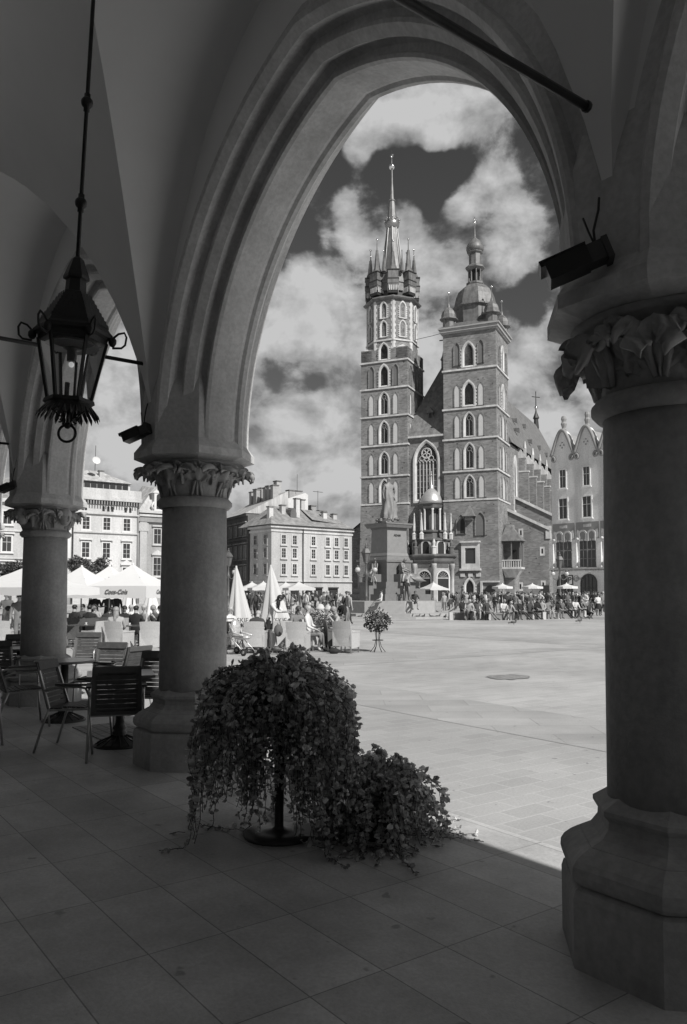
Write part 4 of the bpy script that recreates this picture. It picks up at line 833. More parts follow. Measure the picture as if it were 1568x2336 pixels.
# ---------------- people ----------------
DG = bpy.context.evaluated_depsgraph_get
BONES = [('pelvis','waist'),('waist','chest'),('chest','neckb'),('neckb','neck'),('neck','headc'),('headc','headt')]
for q in 'LR': BONES += [('pelvis','hip'+q),('hip'+q,'knee'+q),('knee'+q,'ank'+q),('ank'+q,'toe'+q),('chest','sho'+q),('sho'+q,'elb'+q),('elb'+q,'wri'+q),('wri'+q,'palm'+q)]
RAD = dict(pelvis=(.15,.115), waist=(.135,.10), chest=(.165,.115), neckb=(.085,.075), neck=(.052,.055), headc=(.082,.098), headt=(.062,.075), hip=(.095,.1), knee=(.062,.065), ank=(.042,.045), toe=(.04,.03), sho=(.062,.065), elb=(.045,.045), wri=(.03,.033), palm=(.036,.022))
def pose(kind, lean=0., head=0., armL='down', armR='down', turn=0.):
    # joints in metres, the person faces -y
    J = {}
    sit = kind in ('sit', 'sitfwd', 'sitlong')
    ph = .93 if not sit else .52
    if kind == 'crouch': ph = .38
    J['pelvis'] = Vector((0,0,ph))
    sp = Matrix.Rotation(lean, 3, 'X')       # positive leans forward (-y)
    for n, z in (('waist',.17),('chest',.40),('neckb',.535),('neck',.60),('headc',.70),('headt',.785)):
        v = Vector((0, 0, z)); 
        v.y = -sin(lean)*z; v.z = cos(lean)*z
        if n.startswith('head'): v.y -= (.02+head*.10) ; v.z -= head*.03
        J[n] = J['pelvis']+v
    for q, s in (('L',1),('R',-1)):
        J['hip'+q] = Vector((s*.09, 0, ph-.05))
        if kind == 'stand': J['knee'+q] = Vector((s*.10,-.02,.50)); J['ank'+q] = Vector((s*.11,.02,.09))
        elif kind == 'contra': J['knee'+q] = Vector((s*.11, -.07 if s > 0 else .01, .50)); J['ank'+q] = Vector((s*.15, -.04 if s > 0 else .03, .09))
        elif kind == 'walk': J['knee'+q] = Vector((s*.09, -.22 if s > 0 else .04, .53)); J['ank'+q] = Vector((s*.08, -.30 if s > 0 else .34, .10 if s > 0 else .16))
        elif kind == 'sit': J['knee'+q] = Vector((s*.13,-.42,.50)); J['ank'+q] = Vector((s*.12,-.44 if s > 0 else -.34,.09))
        elif kind == 'sitfwd': J['knee'+q] = Vector((s*.17,-.40,.50)); J['ank'+q] = Vector((s*.15,-.36,.09))
        elif kind == 'sitlong': J['knee'+q] = Vector((s*.11,-.42,.46)); J['ank'+q] = Vector((s*.10,-.80 if s > 0 else -.72,.10))
        elif kind == 'crouch': J['knee'+q] = Vector((s*.16,-.36,.48 if s > 0 else .40)); J['ank'+q] = Vector((s*.13,-.10,.09))
        J['toe'+q] = J['ank'+q]+Vector((s*.03,-.15,-.055))
        sh = J['chest']+Vector((s*.185, 0, .065)); J['sho'+q] = sh
        a = armL if s > 0 else armR
        if a == 'down': e = sh+Vector((s*.06,.03,-.28)); w_ = e+Vector((s*.0,-.07,-.24))
        elif a == 'bent': e = sh+Vector((s*.09,.05,-.26)); w_ = e+Vector((-s*.12,-.21,.02))
        elif a == 'hip': e = sh+Vector((s*.17,.10,-.22)); w_ = e+Vector((-s*.16,-.12,-.13))
        elif a == 'up': e = sh+Vector((s*.08,-.12,-.22)); w_ = e+Vector((-s*.10,-.12,.20))
        elif a == 'lap': e = sh+Vector((s*.07,-.08,-.26)); w_ = e+Vector((-s*.08,-.22,-.09))
        elif a == 'knee': e = sh+Vector((s*.08,-.14,-.22)); w_ = e+Vector((-s*.10,-.22,-.08))
        elif a == 'front': e = sh+Vector((s*.03,-.18,-.20)); w_ = e+Vector((-s*.04,-.24,.0))
        J['elb'+q] = e; J['wri'+q] = w_; J['palm'+q] = w_+(w_-e).normalized()*.07
    return J
PROTO = {}
def body_mesh(name, J, sub=1, skirt=0.):
    names = list(J); idx = {n: i for i, n in enumerate(names)}
    me = bpy.data.meshes.new('p'); me.from_pydata([J[n] for n in names], [(idx[a], idx[b]) for a, b in BONES], [])
    o = bpy.data.objects.new('p', me); col.objects.link(o)
    o.modifiers.new('skin', 'SKIN').use_smooth_shade = True
    for n in names:
        r = RAD[n] if n in RAD else RAD[n[:-1]]; me.skin_vertices[0].data[idx[n]].radius = r; me.skin_vertices[0].data[idx[n]].use_root = n == 'pelvis'
    ss = o.modifiers.new('s', 'SUBSURF'); ss.levels = sub; ss.render_levels = sub
    bpy.context.view_layer.update()
    m2 = bpy.data.meshes.new_from_object(o.evaluated_get(DG())); bpy.data.objects.remove(o)
    b = MB(); b.v = [tuple(v.co) for v in m2.vertices]; b.f = [tuple(p.vertices) for p in m2.polygons]; b.sm = [True]*len(b.f); b.mi = []
    segs = [(Vector(J[a]), Vector(J[c]), a, c) for a, c in BONES]
    # materials: 0 skin 1 top 2 bottom 3 hair 4 shoes
    for p in m2.polygons:
        c = p.center; best = None
        for A, B, a, bb in segs:
            d = B-A; t = max(0, min(1, (c-A).dot(d)/d.length_squared)); q = (A+d*t-c).length/(RAD.get(bb, RAD.get(bb[:-1], (.1,.1)))[0])
            if best is None or q < best[0]: best = (q, bb, t)
        bb = best[1].rstrip('LR') if best[1][-1] in 'LR' else best[1]
        if bb in ('headc', 'headt', 'neck'):
            h = J['headc']; m = 0 if bb == 'neck' else (3 if (c.y > h.y-.01 and c.z > h.z-.06) or c.z > h.z+.045 else 0)
        elif bb in ('waist', 'chest', 'neckb', 'sho', 'elb'): m = 1
        elif bb == 'wri': m = 1 if best[2] < .7 else 0
        elif bb == 'palm': m = 0
        elif bb == 'toe': m = 4
        elif bb == 'ank': m = 4 if best[2] > .92 else 2
        else: m = 2
        b.mi.append(m)
    bpy.data.meshes.remove(m2)
    b.m = [SKIN, TON['grey'], TON['dark'], HAIR['dark'], SHOE]
    h = J['headc']; b.cur = 0
    b.sph((h.x, h.y-.098, h.z-.012), (.014,.02,.024), 6, 4); b.sph((h.x-.082, h.y+.005, h.z-.01), (.012,.02,.03), 5, 4); b.sph((h.x+.082, h.y+.005, h.z-.01), (.012,.02,.03), 5, 4)
    b.cur = 3; b.sph((h.x-.032, h.y-.083, h.z+.012), (.013,.01,.008), 5, 3); b.sph((h.x+.032, h.y-.083, h.z+.012), (.013,.01,.008), 5, 3); b.cur = 0
    b.sph((h.x, h.y-.088, h.z-.05), (.024,.009,.008), 6, 3)
    for q, s in (('L',1),('R',-1)):         # five fingers of different length on each palm
        W_, P_ = J['wri'+q], J['palm'+q]; d = (P_-W_).normalized(); sd = Vector((0,1,0)) if abs(d.y) < .7 else Vector((1,0,0)); sd = (sd-d*sd.dot(d)).normalized(); dn = d.cross(sd)*(.4*s)
        for k, ln in enumerate((.055,.07,.078,.072)):
            a = P_+sd*(-.03+.02*k); b.tube([a, a+d*ln*.5+dn*.01, a+d*ln+dn*.05], [.010,.0095,.007], 5)
        a = W_+d*.03-sd*.03; b.tube([a, a-sd*.03+d*.025, a-sd*.035+d*.055], [.011,.010,.008], 5)
    if skirt:
        b.cur = 2; z0 = J['pelvis'].z; b.lathe([(.15,z0+.06),(.19,z0-.1),(.22,z0-skirt*.6),(.25,z0-skirt)], 14, True, cap=False)
    me = bpy.data.meshes.new('person'); me.from_pydata(b.v, [], b.f)
    for m in b.m: me.materials.append(m)
    me.polygons.foreach_set('material_index', b.mi); me.polygons.foreach_set('use_smooth', b.sm); me.update()
    PROTO[name] = (me, J)
body_mesh('stand1', pose('stand'))
body_mesh('stand2', pose('contra', .03, .3, 'bent', 'down'))
body_mesh('stand3', pose('contra', -.02, 0, 'hip', 'down'))
body_mesh('stand4', pose('stand', .05, .5, 'bent', 'bent'))
body_mesh('skirt1', pose('stand', .02, .2, 'down', 'bent'), skirt=.42)
body_mesh('walk1', pose('walk', .06, .1, 'down', 'bent'))
body_mesh('walk2', pose('walk', .04, .3, 'bent', 'down'))
body_mesh('sit1', pose('sit', -.05, .2, 'lap', 'lap'))
body_mesh('sit2', pose('sit', .12, .5, 'up', 'lap'))
body_mesh('sit3', pose('sitfwd', .45, .7, 'knee', 'knee'))
body_mesh('sit4', pose('sitlong', -.16, .0, 'lap', 'down'))
body_mesh('sit5', pose('sitfwd', .30, .3, 'lap', 'knee'))
body_mesh('crouch', pose('crouch', .35, .4, 'front', 'lap'))
body_mesh('serve', pose('contra', .38, .9, 'front', 'front'))
def person(proto, loc, rz, top, bot, hair, label, group=None, sc=1., long_hair=False, bag=None, hat=None, skirt=None, shoe=None):
    me, J = PROTO[proto]; o = bpy.data.objects.new('person', me); col.objects.link(o); o.location = loc; o.rotation_euler = (0,0,rz); o.scale = (sc,)*3
    for i, m in ((1, TON[top]), (2, TON[bot]), (3, HAIR[hair])):
        o.material_slots[i].link = 'OBJECT'; o.material_slots[i].material = m
    if shoe: o.material_slots[4].link = 'OBJECT'; o.material_slots[4].material = TON[shoe]
    tag(o, label, 'person', group)
    h = J['headc']
    b = mb(HAIR[hair], True)
    if long_hair:
        b.sph((h.x, h.y+.025, h.z+.03), (.098,.105,.10), 10, 7); b.sph((h.x, h.y+.075, h.z-.10), (.088,.05,.15), 9, 7); b.sph((h.x+.03, h.y+.09, h.z-.22), (.05,.035,.12), 8, 6); b.out('hair', o)
    elif hat: 
        b = mb(TON[hat], True); b.sph((h.x, h.y+.01, h.z+.045), (.10,.112,.075), 10, 6); b.lathe([(.0,.0),(.15,.0),(.15,.012),(.0,.014)], 12, False, c=(h.x, h.y-.03)); 
        for i in range(len(b.v)-48, len(b.v)): x, y, z = b.v[i]; b.v[i] = (x, y, z+h.z+.045)
        b.out('hat', o)
    else:
        b.sph((h.x, h.y+.018, h.z+.035), (.090,.102,.085), 10, 7); b.out('hair', o)
    if bag:
        b = mb(TON[bag], True); c = J['chest']; b.sph((c.x, c.y+.19, c.z-.05), (.14,.09,.21), 8, 6); b.out('backpack', o)
    return o
R = random.Random(11)
tops = ['black','dark','grey','mid','pale','white','black','dark','black','grey']; bots = ['black','dark','dark','mid','grey','pale']; hairs = ['dark','dark','brown','brown','fair','white']
WORD = dict(black='black', dark='dark', grey='grey', mid='mid-grey', pale='pale', white='white')
HW = dict(dark='dark', brown='brown', fair='fair', white='white')
seen = {}
def crowdman(u, y, proto, rz, place, group, sc=None, **k):
    kk = dict(k)
    top, bot, hair = k.pop('top', R.choice(tops)), k.pop('bot', R.choice(bots)), k.pop('hair', R.choice(hairs))
    act = k.pop('act', {'s': 'standing', 'w': 'walking', 'c': 'crouching'}[proto[0]] if not proto.startswith('sit') else 'sitting')
    p = at(u, HOR, y); z = k.pop('z', GZ); lh0 = k.pop('lh', None); fixed = 'top' in kk
    for attempt in range(60):
        lh = (R.random() < .35) if lh0 is None else lh0
        bag = R.choice([None]*4+['dark','mid']) if proto[0] in 'sw' and not proto.startswith('sit') else None
        lab = f"{'long-haired ' if lh else ''}{HW[hair]}-haired person in {WORD[top]} top{' with backpack' if bag else ''}, {act} {place}"
        lab2 = lab.replace(' top', ' top and '+WORD[bot]+' trousers', 1)
        c = [q for q in (lab, lab.replace(' top', '', 1), lab2) if len(q.split()) <= 16 and q not in seen]
        if c: lab = c[0]; break
        hair = R.choice(hairs); bot = R.choice(bots)
        if not fixed: top = R.choice(tops+['mid','pale','white'])
    seen[lab] = 1; g = group
    return person(proto, (p.x, p.y, z), rz, top, bot, hair, lab, g, sc or R.uniform(.93, 1.06), long_hair=lh, bag=bag, **k)
# crowd in front of the church: u, depth
ST = ['stand1','stand2','stand3','stand4','skirt1','walk1','walk2']
PL = [(1030,'by the porch steps'),(1075,'left of the first cart parasol'),(1125,'at the first cart parasol'),(1175,'between the first and second cart parasols'),(1235,'under the second cart parasol'),(1270,'between the second parasol and the right lamp'),(1320,'beside the right lamp post'),(1380,'at the right end of the crowd')]
def place(u):
    for m, s in PL:
        if u < m: return s
    return PL[-1][1]
n = 0
for row, (y, cnt) in enumerate(((97, 34), (86, 36), (76, 32), (67, 17))):
    for i in range(cnt):
        u = 1006+(1380-1006)*(i+R.uniform(.1,.9))/cnt
        if row == 3: u = 1085+(1380-1085)*(i+R.uniform(.1,.9))/cnt
        crowdman(u, y+R.uniform(-4,4), R.choice(ST), R.uniform(-pi, pi), place(u), 'crowd in front of the church')
for u, y in ((1158, 58), (1176, 57.5), (1210, 58), (1228, 57), (1283, 57), (1296, 58), (1252, 59), (1335, 56)):
    crowdman(u, y, R.choice(ST), R.uniform(-pi, pi), 'just behind the stone benches', 'people behind the benches')
# people on the stone benches
BY = 50.0
bench_g = 'stone benches in a row'
bens = [(1052, 50.0, .0, 'stone block bench at the left end of the row'), (1101, 49.8, .1, 'second stone bench from the left, mostly under a leaning sitter'), (1136, 49.7, .1, 'third stone bench from the left, with a pale end face'), (1188, 50.4, .15, 'fourth stone bench from the left, in the middle of the row'), (1216, 50.8, .2, 'fifth stone bench from the left, beside the dark-clad sitters'), (1248, 51.8, .25, 'sixth stone bench from the left, with a long dark front'), (1282, 53, .3, 'seventh stone bench from the left, third from the right end'), (1312, 54.5, .35, 'eighth stone bench from the left, second from the right end')]
BEN = None
GRB = mat('bench_granite', .20, .7, .12, 3)
for i, (u, y, rz, lab) in enumerate(bens):
    p = at(u, HOR, y)
    if BEN is None:
        BEN = thing('stone_bench', lab, 'bench', (p.x, p.y, GZ), rz, bench_g)
        b = mb(GRB); b.box(-.75, .75, -.25, .25, .36, .46); b.box(-.72, .72, -.2, .2, .0, .36); b.out('seat', BEN)
        for sx in (-1, 1): b = mb(PEBB); b.box(sx*.66-.11, sx*.66+.11, -.27, .27, 0, .475); b.out('end_block', BEN)
    else: dup(BEN, (p.x, p.y, GZ), rz, lab, bench_g)
sitters = [(1055,49.7,'sit1',.5,'black'),(1068,49.4,'sit3',.1,'pale'),(1088,49.4,'sit5',-.1,'grey'),(1101,49.6,'sit1',.3,'white'),(1112,49.3,'sit4',.6,'dark'),(1146,50,'sit5',.4,'white'),(1160,49.6,'sit3',.3,'pale'),(1175,49.8,'sit1',.5,'dark'),(1187,49.9,'sit4',.7,'black'),(1208,50.3,'sit4',.6,'dark'),(1222,50.6,'sit5',.4,'black'),(1236,51.3,'sit1',-.4,'pale'),(1249,51.8,'sit2',.5,'mid'),(1270,52,'sit5',.6,'black'),(1283,52.4,'sit4',.7,'grey'),(1300,53.3,'sit1',.4,'dark'),(1310,53.8,'sit5',.3,'white'),(1321,54.3,'sit3',.2,'black'),(1331,55,'sit1',.5,'mid')]
for k_, (u, y, pr, rz, tp) in enumerate(sitters):
    wh = ['at the left end','second from left','third from left','fourth from left','fifth from left'][k_] if k_ < 5 else ['sixth','seventh','eighth','ninth','tenth','eleventh','twelfth','thirteenth','fourteenth','fifteenth','sixteenth','seventeenth','eighteenth','nineteenth'][k_-5]+' from left'
    crowdman(u, y-.05, pr, rz, f'on the bench row, {wh}', 'people sitting on the stone benches', top=tp, bot=R.choice(['dark','mid','pale','black']))
crowdman(1341, 52, 'crouch', .6, 'at the right end of the benches', 'people sitting on the stone benches', top='dark', bot='black', act='crouching')
crowdman(1364, 58, 'skirt1', .2, 'near the right pillar, apart from the benches', 'crowd in front of the church', top='white', bot='black')
crowdman(1375, 60, 'stand2', .2, 'closest to the right pillar edge', 'crowd in front of the church', top='mid', bot='black')
# people in the middle distance left of the monument
for i in range(34):
    u = 560+(800-560)*(i+R.uniform(.1,.9))/34; y = R.choice((44, 52, 62, 74, 88))+R.uniform(-3,3)
    pl = 'behind the closed parasols' if u < 660 else ('in front of the corner house' if u < 730 else 'between corner house and monument')
    crowdman(u, y, R.choice(ST), R.uniform(-pi,pi), pl, 'people before the corner house')
crowdman(777, 52, 'walk1', -.6, 'striding between litter bin and corner house', None, top='pale', bot='white')
# seated people at the bollards (middle left)
for qi, (u, y, pr, tp) in enumerate(((675,38,'sit1','pale'),(690,40,'sit5','mid'),(706,37,'sit2','mid'),(712,44,'sit1','dark'),(768,41,'sit3','grey'),(779,43,'sit1','black'))):
    crowdman(u, y, pr, R.uniform(-1,1), 'near the pale bollards left of the bin', 'people resting by the bollards', top=tp, z=GZ)
    p = at(u, HOR, y); b = mb(GRB); b.box(-.3,.3,-.2,.25,0,.44, .02,.02); b.box(-.34,.34,-.24,.29,.44,.48); o = b.out('stone_stool', loc=(p.x,p.y,GZ)); tag(o, ['leftmost','second','third','fourth','fifth','rightmost'][qi]+' low stone block used as a seat, counted from the left, near the bollards', 'stool', 'stone blocks used as seats')
# ---------------- monument ----------------
mp = at(888, HOR, 56.4); MC = Vector((mp.x, mp.y, GZ))
mon = thing('monument', 'tall granite monument with a robed statue on top and seated bronze figures around', 'monument', MC, SQ)
b = mb(GRAN2); b.lathe([(5.8,-.1),(5.8,.14)], 8, False, OC); b.out('low_step', mon)
b = mb(GRAN2); b.lathe([(4.7,.1),(4.7,.32)], 8, False, OC); b.out('low_step', mon)
b = mb(GRAN2); b.lathe([(3.55,.2),(3.55,1.12),(3.2,1.15)], 8, False, OC); b.out('platform', mon)
b = mb(GRAN); b.box(-2.1,2.1,-2.1,2.1,1.13,1.6); b.box(-1.82,1.82,-1.82,1.82,1.6,2.0); b.box(-1.56,1.56,-1.56,1.56,2.0,2.45)
b.box(-1.12,1.12,-1.12,1.12,2.45,3.85); b.box(-1.2,1.2,-1.2,1.2,3.85,4.0); b.box(-1.08,1.08,-1.08,1.08,4.0,4.3,.1,.1); b.out('stepped_base', mon)
for sx, sy in ((-1,0),(0,-1),(1,0),(0,1)):
    b = mb(GRAN); cx_, cy_ = sx*1.72, sy*1.72; b.box(cx_-.52, cx_+.52, cy_-.52, cy_+.52, 1.14, 2.2); b.box(sx*1.35-.5, sx*1.35+.5, sy*1.35-.5, sy*1.35+.5, 1.15, 3.0); b.out('side_plinth', mon)
b = mb(mat('pedestal_granite', .22, .5, .12, 4)); b.box(-.92,.92,-.92,.92,4.3,6.2,.04,.04); b.box(-1.0,1.0,-1.0,1.0,4.3,4.5,.06,.06); pd = b.out('pedestal', mon)
b = mb(GRAN); b.box(-.92,.92,-.92,.92,6.2,6.3); b.box(-1.12,1.12,-1.12,1.12,6.3,6.52,-.1,-.1); b.box(-1.25,1.25,-1.25,1.25,6.52,6.62); b.out('pedestal_cap', mon)
TM = Matrix.Translation((-.93, 0, 5.75)) @ Matrix.Rotation(-pi/2, 4, 'Z')
text(mon, 'inscription', 'ADAM', Matrix.Translation((0,-.93,5.75)), .22, DMET)
def statue(par, name, proto, T, sc, m, robe=True, sd=0, seated=False):
    me, J = PROTO[proto]; b = MB(); b.use(m); b.T = T @ Matrix.Scale(sc, 4)
    b.add([tuple(v.co) for v in me.vertices], [tuple(p.vertices) for p in me.polygons], True)
    r = random.Random(sd); z0 = J['chest'].z
    if robe:
        # heavy pleated drapery hung from the shoulders / waist to the feet
        V = []; F = []; n = 36; hs = [z0-.12, z0-.25, z0-.42, z0-.65, .45, .2, .03] if not seated else [z0+.08, z0-.2, z0-.42, .42, .22, .05]
        for i, z in enumerate(hs):
            f = i/(len(hs)-1)
            for k in range(n):
                a = 2*pi*k/n; rr = (.19+.11*f)*(1+.22*(.3+f)*sin(a*6+f*4+sd)+.10*sin(a*11+sd*2+z*5)); x = rr*cos(a)*1.05; y = rr*sin(a)*.85
                if seated: y -= .10+.26*max(0, min(1, (z0-.25-z)/.25)); x *= 1+.35*f; y *= 1
                V.append((x+.03*sin(z*4), y, z+.02*sin(a*5+sd)))
        for i in range(len(hs)-1):
            for k in range(n): F.append((i*n+k, i*n+(k+1)%n, (i+1)*n+(k+1)%n, (i+1)*n+k))
        b.add(V, F, True)
        for q in range(5):      # swags across the body
            a0 = r.uniform(0, 6); P = [(.24*cos(a0+t*.45)*1.05, .21*sin(a0+t*.45)-(.12 if seated else 0), z0-.05-.09*t-.08*q) for t in range(6)]; b.tube(P, [.02,.035,.045,.045,.035,.02], 6)
    return b.out(name, par)
stt = statue(mon, 'poet_statue', 'stand3', Matrix.Translation((0,0,6.9)) @ Matrix.Rotation(radians(-8), 4, 'Z') @ Matrix.Rotation(-.0, 4, 'X'), 1.8, mat('pale_patina', .21, .55, .3, 2, .5, 9), True, 2)
b = mb(BRONZ, True); 
for k in range(34):
    a = k*2.4; rr = .55+.4*(k%5)/5; b.sph((rr*cos(a), rr*sin(a), 6.68+.12*(k%3)), (.17,.13,.12), 6, 5)
b.lathe([(.95,6.6),(.8,6.85),(.55,6.95),(.2,7.0)], 12, True); b.out('statue_base', mon)
def grp(T, sd, nm):
    o = statue(mon, nm, 'sit5', T, 1.45, BRONZ, True, sd, True)
    return o
f1 = statue(mon, 'seated_figure', 'sit5', Matrix.Translation((0,-1.30,2.40)) @ Matrix.Rotation(.35, 4, 'Z') @ Matrix.Scale(1, 4), 1.36, BRONZL, True, 5, True)
b = mb(BRONZL, True); b.tube([(.1,-1.7,2.9),(.6,-1.8,2.8),(1.1,-1.85,2.6),(1.5,-1.8,2.5)], [.3,.27,.18,.08], 8); b.tube([(.0,-1.7,3.0),(-.1,-2.1,2.5),(-.15,-2.25,1.9),(-.1,-2.3,1.5)], [.22,.2,.17,.08], 8)
for k in range(8): b.tube([(.2+.12*k,-1.75-.02*k,3.0),(.45+.12*k,-2.05,2.7-.01*k),(.8+.11*k,-2.2,2.5)], [.06,.07,.02], 5)
b.out('trailing_drapery', f1)
f2 = statue(mon, 'seated_figure', 'sit1', Matrix.Translation((-1.30,0,2.40)) @ Matrix.Rotation(-pi/2, 4, 'Z'), 1.36, BRONZ, True, 8, True)
f3 = statue(mon, 'seated_figure', 'sit3', Matrix.Translation((1.3,0,2.40)) @ Matrix.Rotation(pi/2, 4, 'Z'), 1.36, BRONZ, True, 9, True)
f4 = statue(mon, 'seated_figure', 'sit1', Matrix.Translation((0,1.3,2.40)) @ Matrix.Rotation(pi, 4, 'Z'), 1.36, BRONZ, True, 4, True)
# bollards and chains round it
BOL = None; bl = [(857,55,'pale stone bollard left of the monument platform, beside the person in white'),(979,56,'pale stone bollard in front of the right half of the monument'),(731,47,'left one of two pale bollards beyond the café chairs'),(751,45.5,'right one of two pale bollards beyond the café chairs, near the bin')]
blp = []
for u, y, lab in bl:
    p = at(u, HOR, y); loc = (p.x, p.y, GZ); blp.append(Vector(loc))
    if BOL is None:
        BOL = mb(PEBB, True).lathe([(.30,-.05),(.30,.05),(.27,.08),(.27,.72),(.30,.75),(.30,.80),(.24,.86),(.20,.96),(.12,1.04),(0,1.07)], 18).out('bollard', loc=loc); tag(BOL, lab, 'bollard', 'stone bollards')
    else: o = BOL.copy(); col.objects.link(o); o.location = loc; o['label'] = lab
def chain(p, q, lab):
    b = mb(IRON, True); p = p+Vector((0,0,.78)); q = q+Vector((0,0,.78)); n = int((q-p).length/.12)
    for i in range(n+1):
        f = i/n; c = p.lerp(q, f); c.z -= .55*4*f*(1-f)*min(1, (q-p).length/4); b.sph(tuple(c), (.05,.05,.035), 6, 4)
    o = b.out('chain'); tag(o, lab, 'chain', 'chains between bollards')
chain(blp[0], blp[1], 'sagging iron chain between the two bollards before the monument')
chain(blp[1], at(1045, HOR, 59)+Vector((0,0,GZ-CZ)), 'sagging iron chain running right from the bollard, right of the monument')
chain(blp[2]+Vector((0,0,0)), blp[3], 'short iron chain between the two bollards beyond the café chairs')
crowdman(868, 52.9, 'sit4', -1.3, 'on the platform edge left of the monument', None, top='white', bot='mid', hair='dark', z=GZ+.66, lh=False)
crowdman(945, 53.0, 'sit3', .1, 'on the monument platform edge, right side', None, top='dark', bot='pale', hair='brown', z=GZ+.55, lh=False)
crowdman(928, 53.6, 'stand2', .3, 'on the platform against the monument base', None, top='black', bot='dark', hair='brown', z=GZ+1.15, sc=.85, lh=True)
# ---------------- street lamps ----------------
LAMPM = mat('lamp_post_paint', .10, .45, .2, 5)
def lamp(u, y, lab, hgt=5.0):
    p = at(u, HOR, y); t = thing('street_lamp', lab, 'street lamp', (p.x, p.y, GZ), .3, 'old style street lamps')
    b = mb(LAMPM, True); b.lathe([(.28,0),(.28,.25),(.2,.3),(.17,.6),(.2,.7),(.12,.8),(.10,1.4),(.13,1.45),(.10,1.5),(.075,2.8),(.10,2.85),(.14,3.0),(.09,3.1),(.06,3.6),(.10,3.7),(.16,3.78)], 12); b.out('post', t)
    for s in (-1, 1): 
        b = mb(LAMPM, True); b.tube([(0,0,2.9),(s*.35,0,2.75),(s*.6,0,2.9),(s*.62,0,3.05)], .03, 6); b.tube([(s*.62+.1*cos(a), 0, 3.2+.1*sin(a)) for a in range(0, 7)], .02, 4); b.out('bracket', t)
        b = mb(mat('lamp_glass_ball', .5, .1, .1, 2), True); b.sph((s*.62,0,3.27), .19, 10, 8); b.use(LAMPM); b.lathe([(.05,3.42),(.12,3.45),(.02,3.6)], 8, c=(s*.62,0)); b.out('globe', t)
    b = mb(mat('lamp_pane', .12, .15, .3, 3)); b.lathe([(.17,3.8),(.30,4.45)], 6, False); b.out('glass', t)
    b = mb(LAMPM); b.lathe([(.36,4.42),(.34,4.5),(.20,4.72),(.10,4.78),(.13,4.85),(.04,4.95),(.07,5.0),(.01,5.1)], 6, False)
    for k in range(6): a = k*pi/3; b.beam((.18*cos(a),.18*sin(a),3.8), (.31*cos(a),.31*sin(a),4.45), .03, .03)
    b.out('roof', t); return t
L1 = lamp(836, 54, 'old style street lamp standing left of the monument, in front of it')
dup(L1, at(1278, HOR, 66)+Vector((0,0,GZ-CZ)), .2, 'old style street lamp among the crowd before the gabled house'); dup(L1, at(521, HOR, 60)+Vector((0,0,GZ-CZ)), .9, 'street lamp half hidden behind the right side of the middle pillar')
# ---------------- litter bin, market parasols, parked carts ----------------
p = at(789.5, HOR, 49); t = thing('litter_bin', 'dark round-topped litter bin right of the café tables', 'bin', (p.x, p.y, GZ), .6)
b = mb(DMET, True); b.lathe([(.24,0),(.24,.75),(.25,.78),(.25,.8),(.2,.93),(.1,1.0),(0,1.02)], 18); b.out('body', t); b = mb(VOID); b.box(-.14,.14,-.262,-.2,.72,.84); b.out('opening', t); b = mb(GRAN); b.lathe([(.26,0),(.26,.06)], 18, False); b.out('foot', t)
def canopy(name, lab, grp_, u, y, half, zlow, ztop, m, sides=4, rot=.7, valance=.22, cat='parasol', pole=True, txt=None, ph=pi/4):
    p = at(u, HOR, y); t = thing(name, lab, cat, (p.x, p.y, GZ), rot, grp_)
    R_ = half*(sqrt(2) if sides == 4 else 1); b = mb(m); V = []; F = []; n = 5
    for i in range(n+1):
        f = i/n; rr = R_*(.03+.97*f); z = ztop+(zlow-ztop)*(f**.92)-.05*sin(pi*f)*half
        for k in range(sides): a = ph+2*pi*k/sides; V.append((rr*cos(a), rr*sin(a), z))
    for i in range(n):
        for k in range(sides): F.append((i*sides+k, i*sides+(k+1)%sides, (i+1)*sides+(k+1)%sides, (i+1)*sides+k))
    b.add(V, F); q = [(R_*cos(ph+2*pi*k/sides), R_*sin(ph+2*pi*k/sides)) for k in range(sides)]
    b.out('canopy', t)
    b = mb(m); m_ = 6; V = []; F = []
    for k in range(sides):
        x0, y0 = q[k]; x1, y1 = q[(k+1)%sides]
        for j in range(m_+1): f = j/m_; V += [(x0+(x1-x0)*f, y0+(y1-y0)*f, zlow), ((x0+(x1-x0)*f)*1.005, (y0+(y1-y0)*f)*1.005, zlow-valance-(.03 if j%2 else 0))]
        o_ = k*(m_+1)*2
        for j in range(m_): F.append((o_+2*j, o_+2*j+1, o_+2*j+3, o_+2*j+2))
    b.add(V, F); vo = b.out('valance', t)
    if pole:
        b = mb(mat('pale_pole', .5, .5, .1, 5), True); b.tube([(0,0,0),(0,0,ztop-.05)], .03, 8); b.lathe([(.22,0),(.22,.06),(.05,.1)], 12); b.out('pole', t)
        for k in range(sides): b = mb(mat('pale_pole', .5), True); b.tube([(0,0,ztop-.45),(q[k][0]*.55, q[k][1]*.55, zlow+(ztop-zlow)*.40)], .012, 4); b.out('rib', t)
    b = mb(m, True); b.lathe([(.06,ztop-.04),(.05,ztop+.05),(0,ztop+.08)], 8); b.out('cap', t)
    if txt:
        for k in txt:
            a = ph+2*pi*(k+.5)/sides; T = Matrix.Rotation(a+pi/2, 4, 'Z') @ Matrix.Translation((0, -R_*cos(pi/sides)-.03, zlow-valance*.5))
            text(t, 'lettering', 'Coca-Cola', T, valance*.5, RED_, shear=.35)
    return t
RED_ = mat('sign_paint', .10, .6, .1, 5)
for u, y, lab in ((1146.5, 66, 'first white cart parasol from the left, among the crowd'), (1215, 66, 'middle white cart parasol among the crowd, left of the lamp'), (1293, 64, 'rightmost white cart parasol behind the right lamp post')):
    canopy('cart_parasol', lab, 'white parasols of the carts', u, y, .92, 2.2, 2.44, CANV, 8, .2, .16)
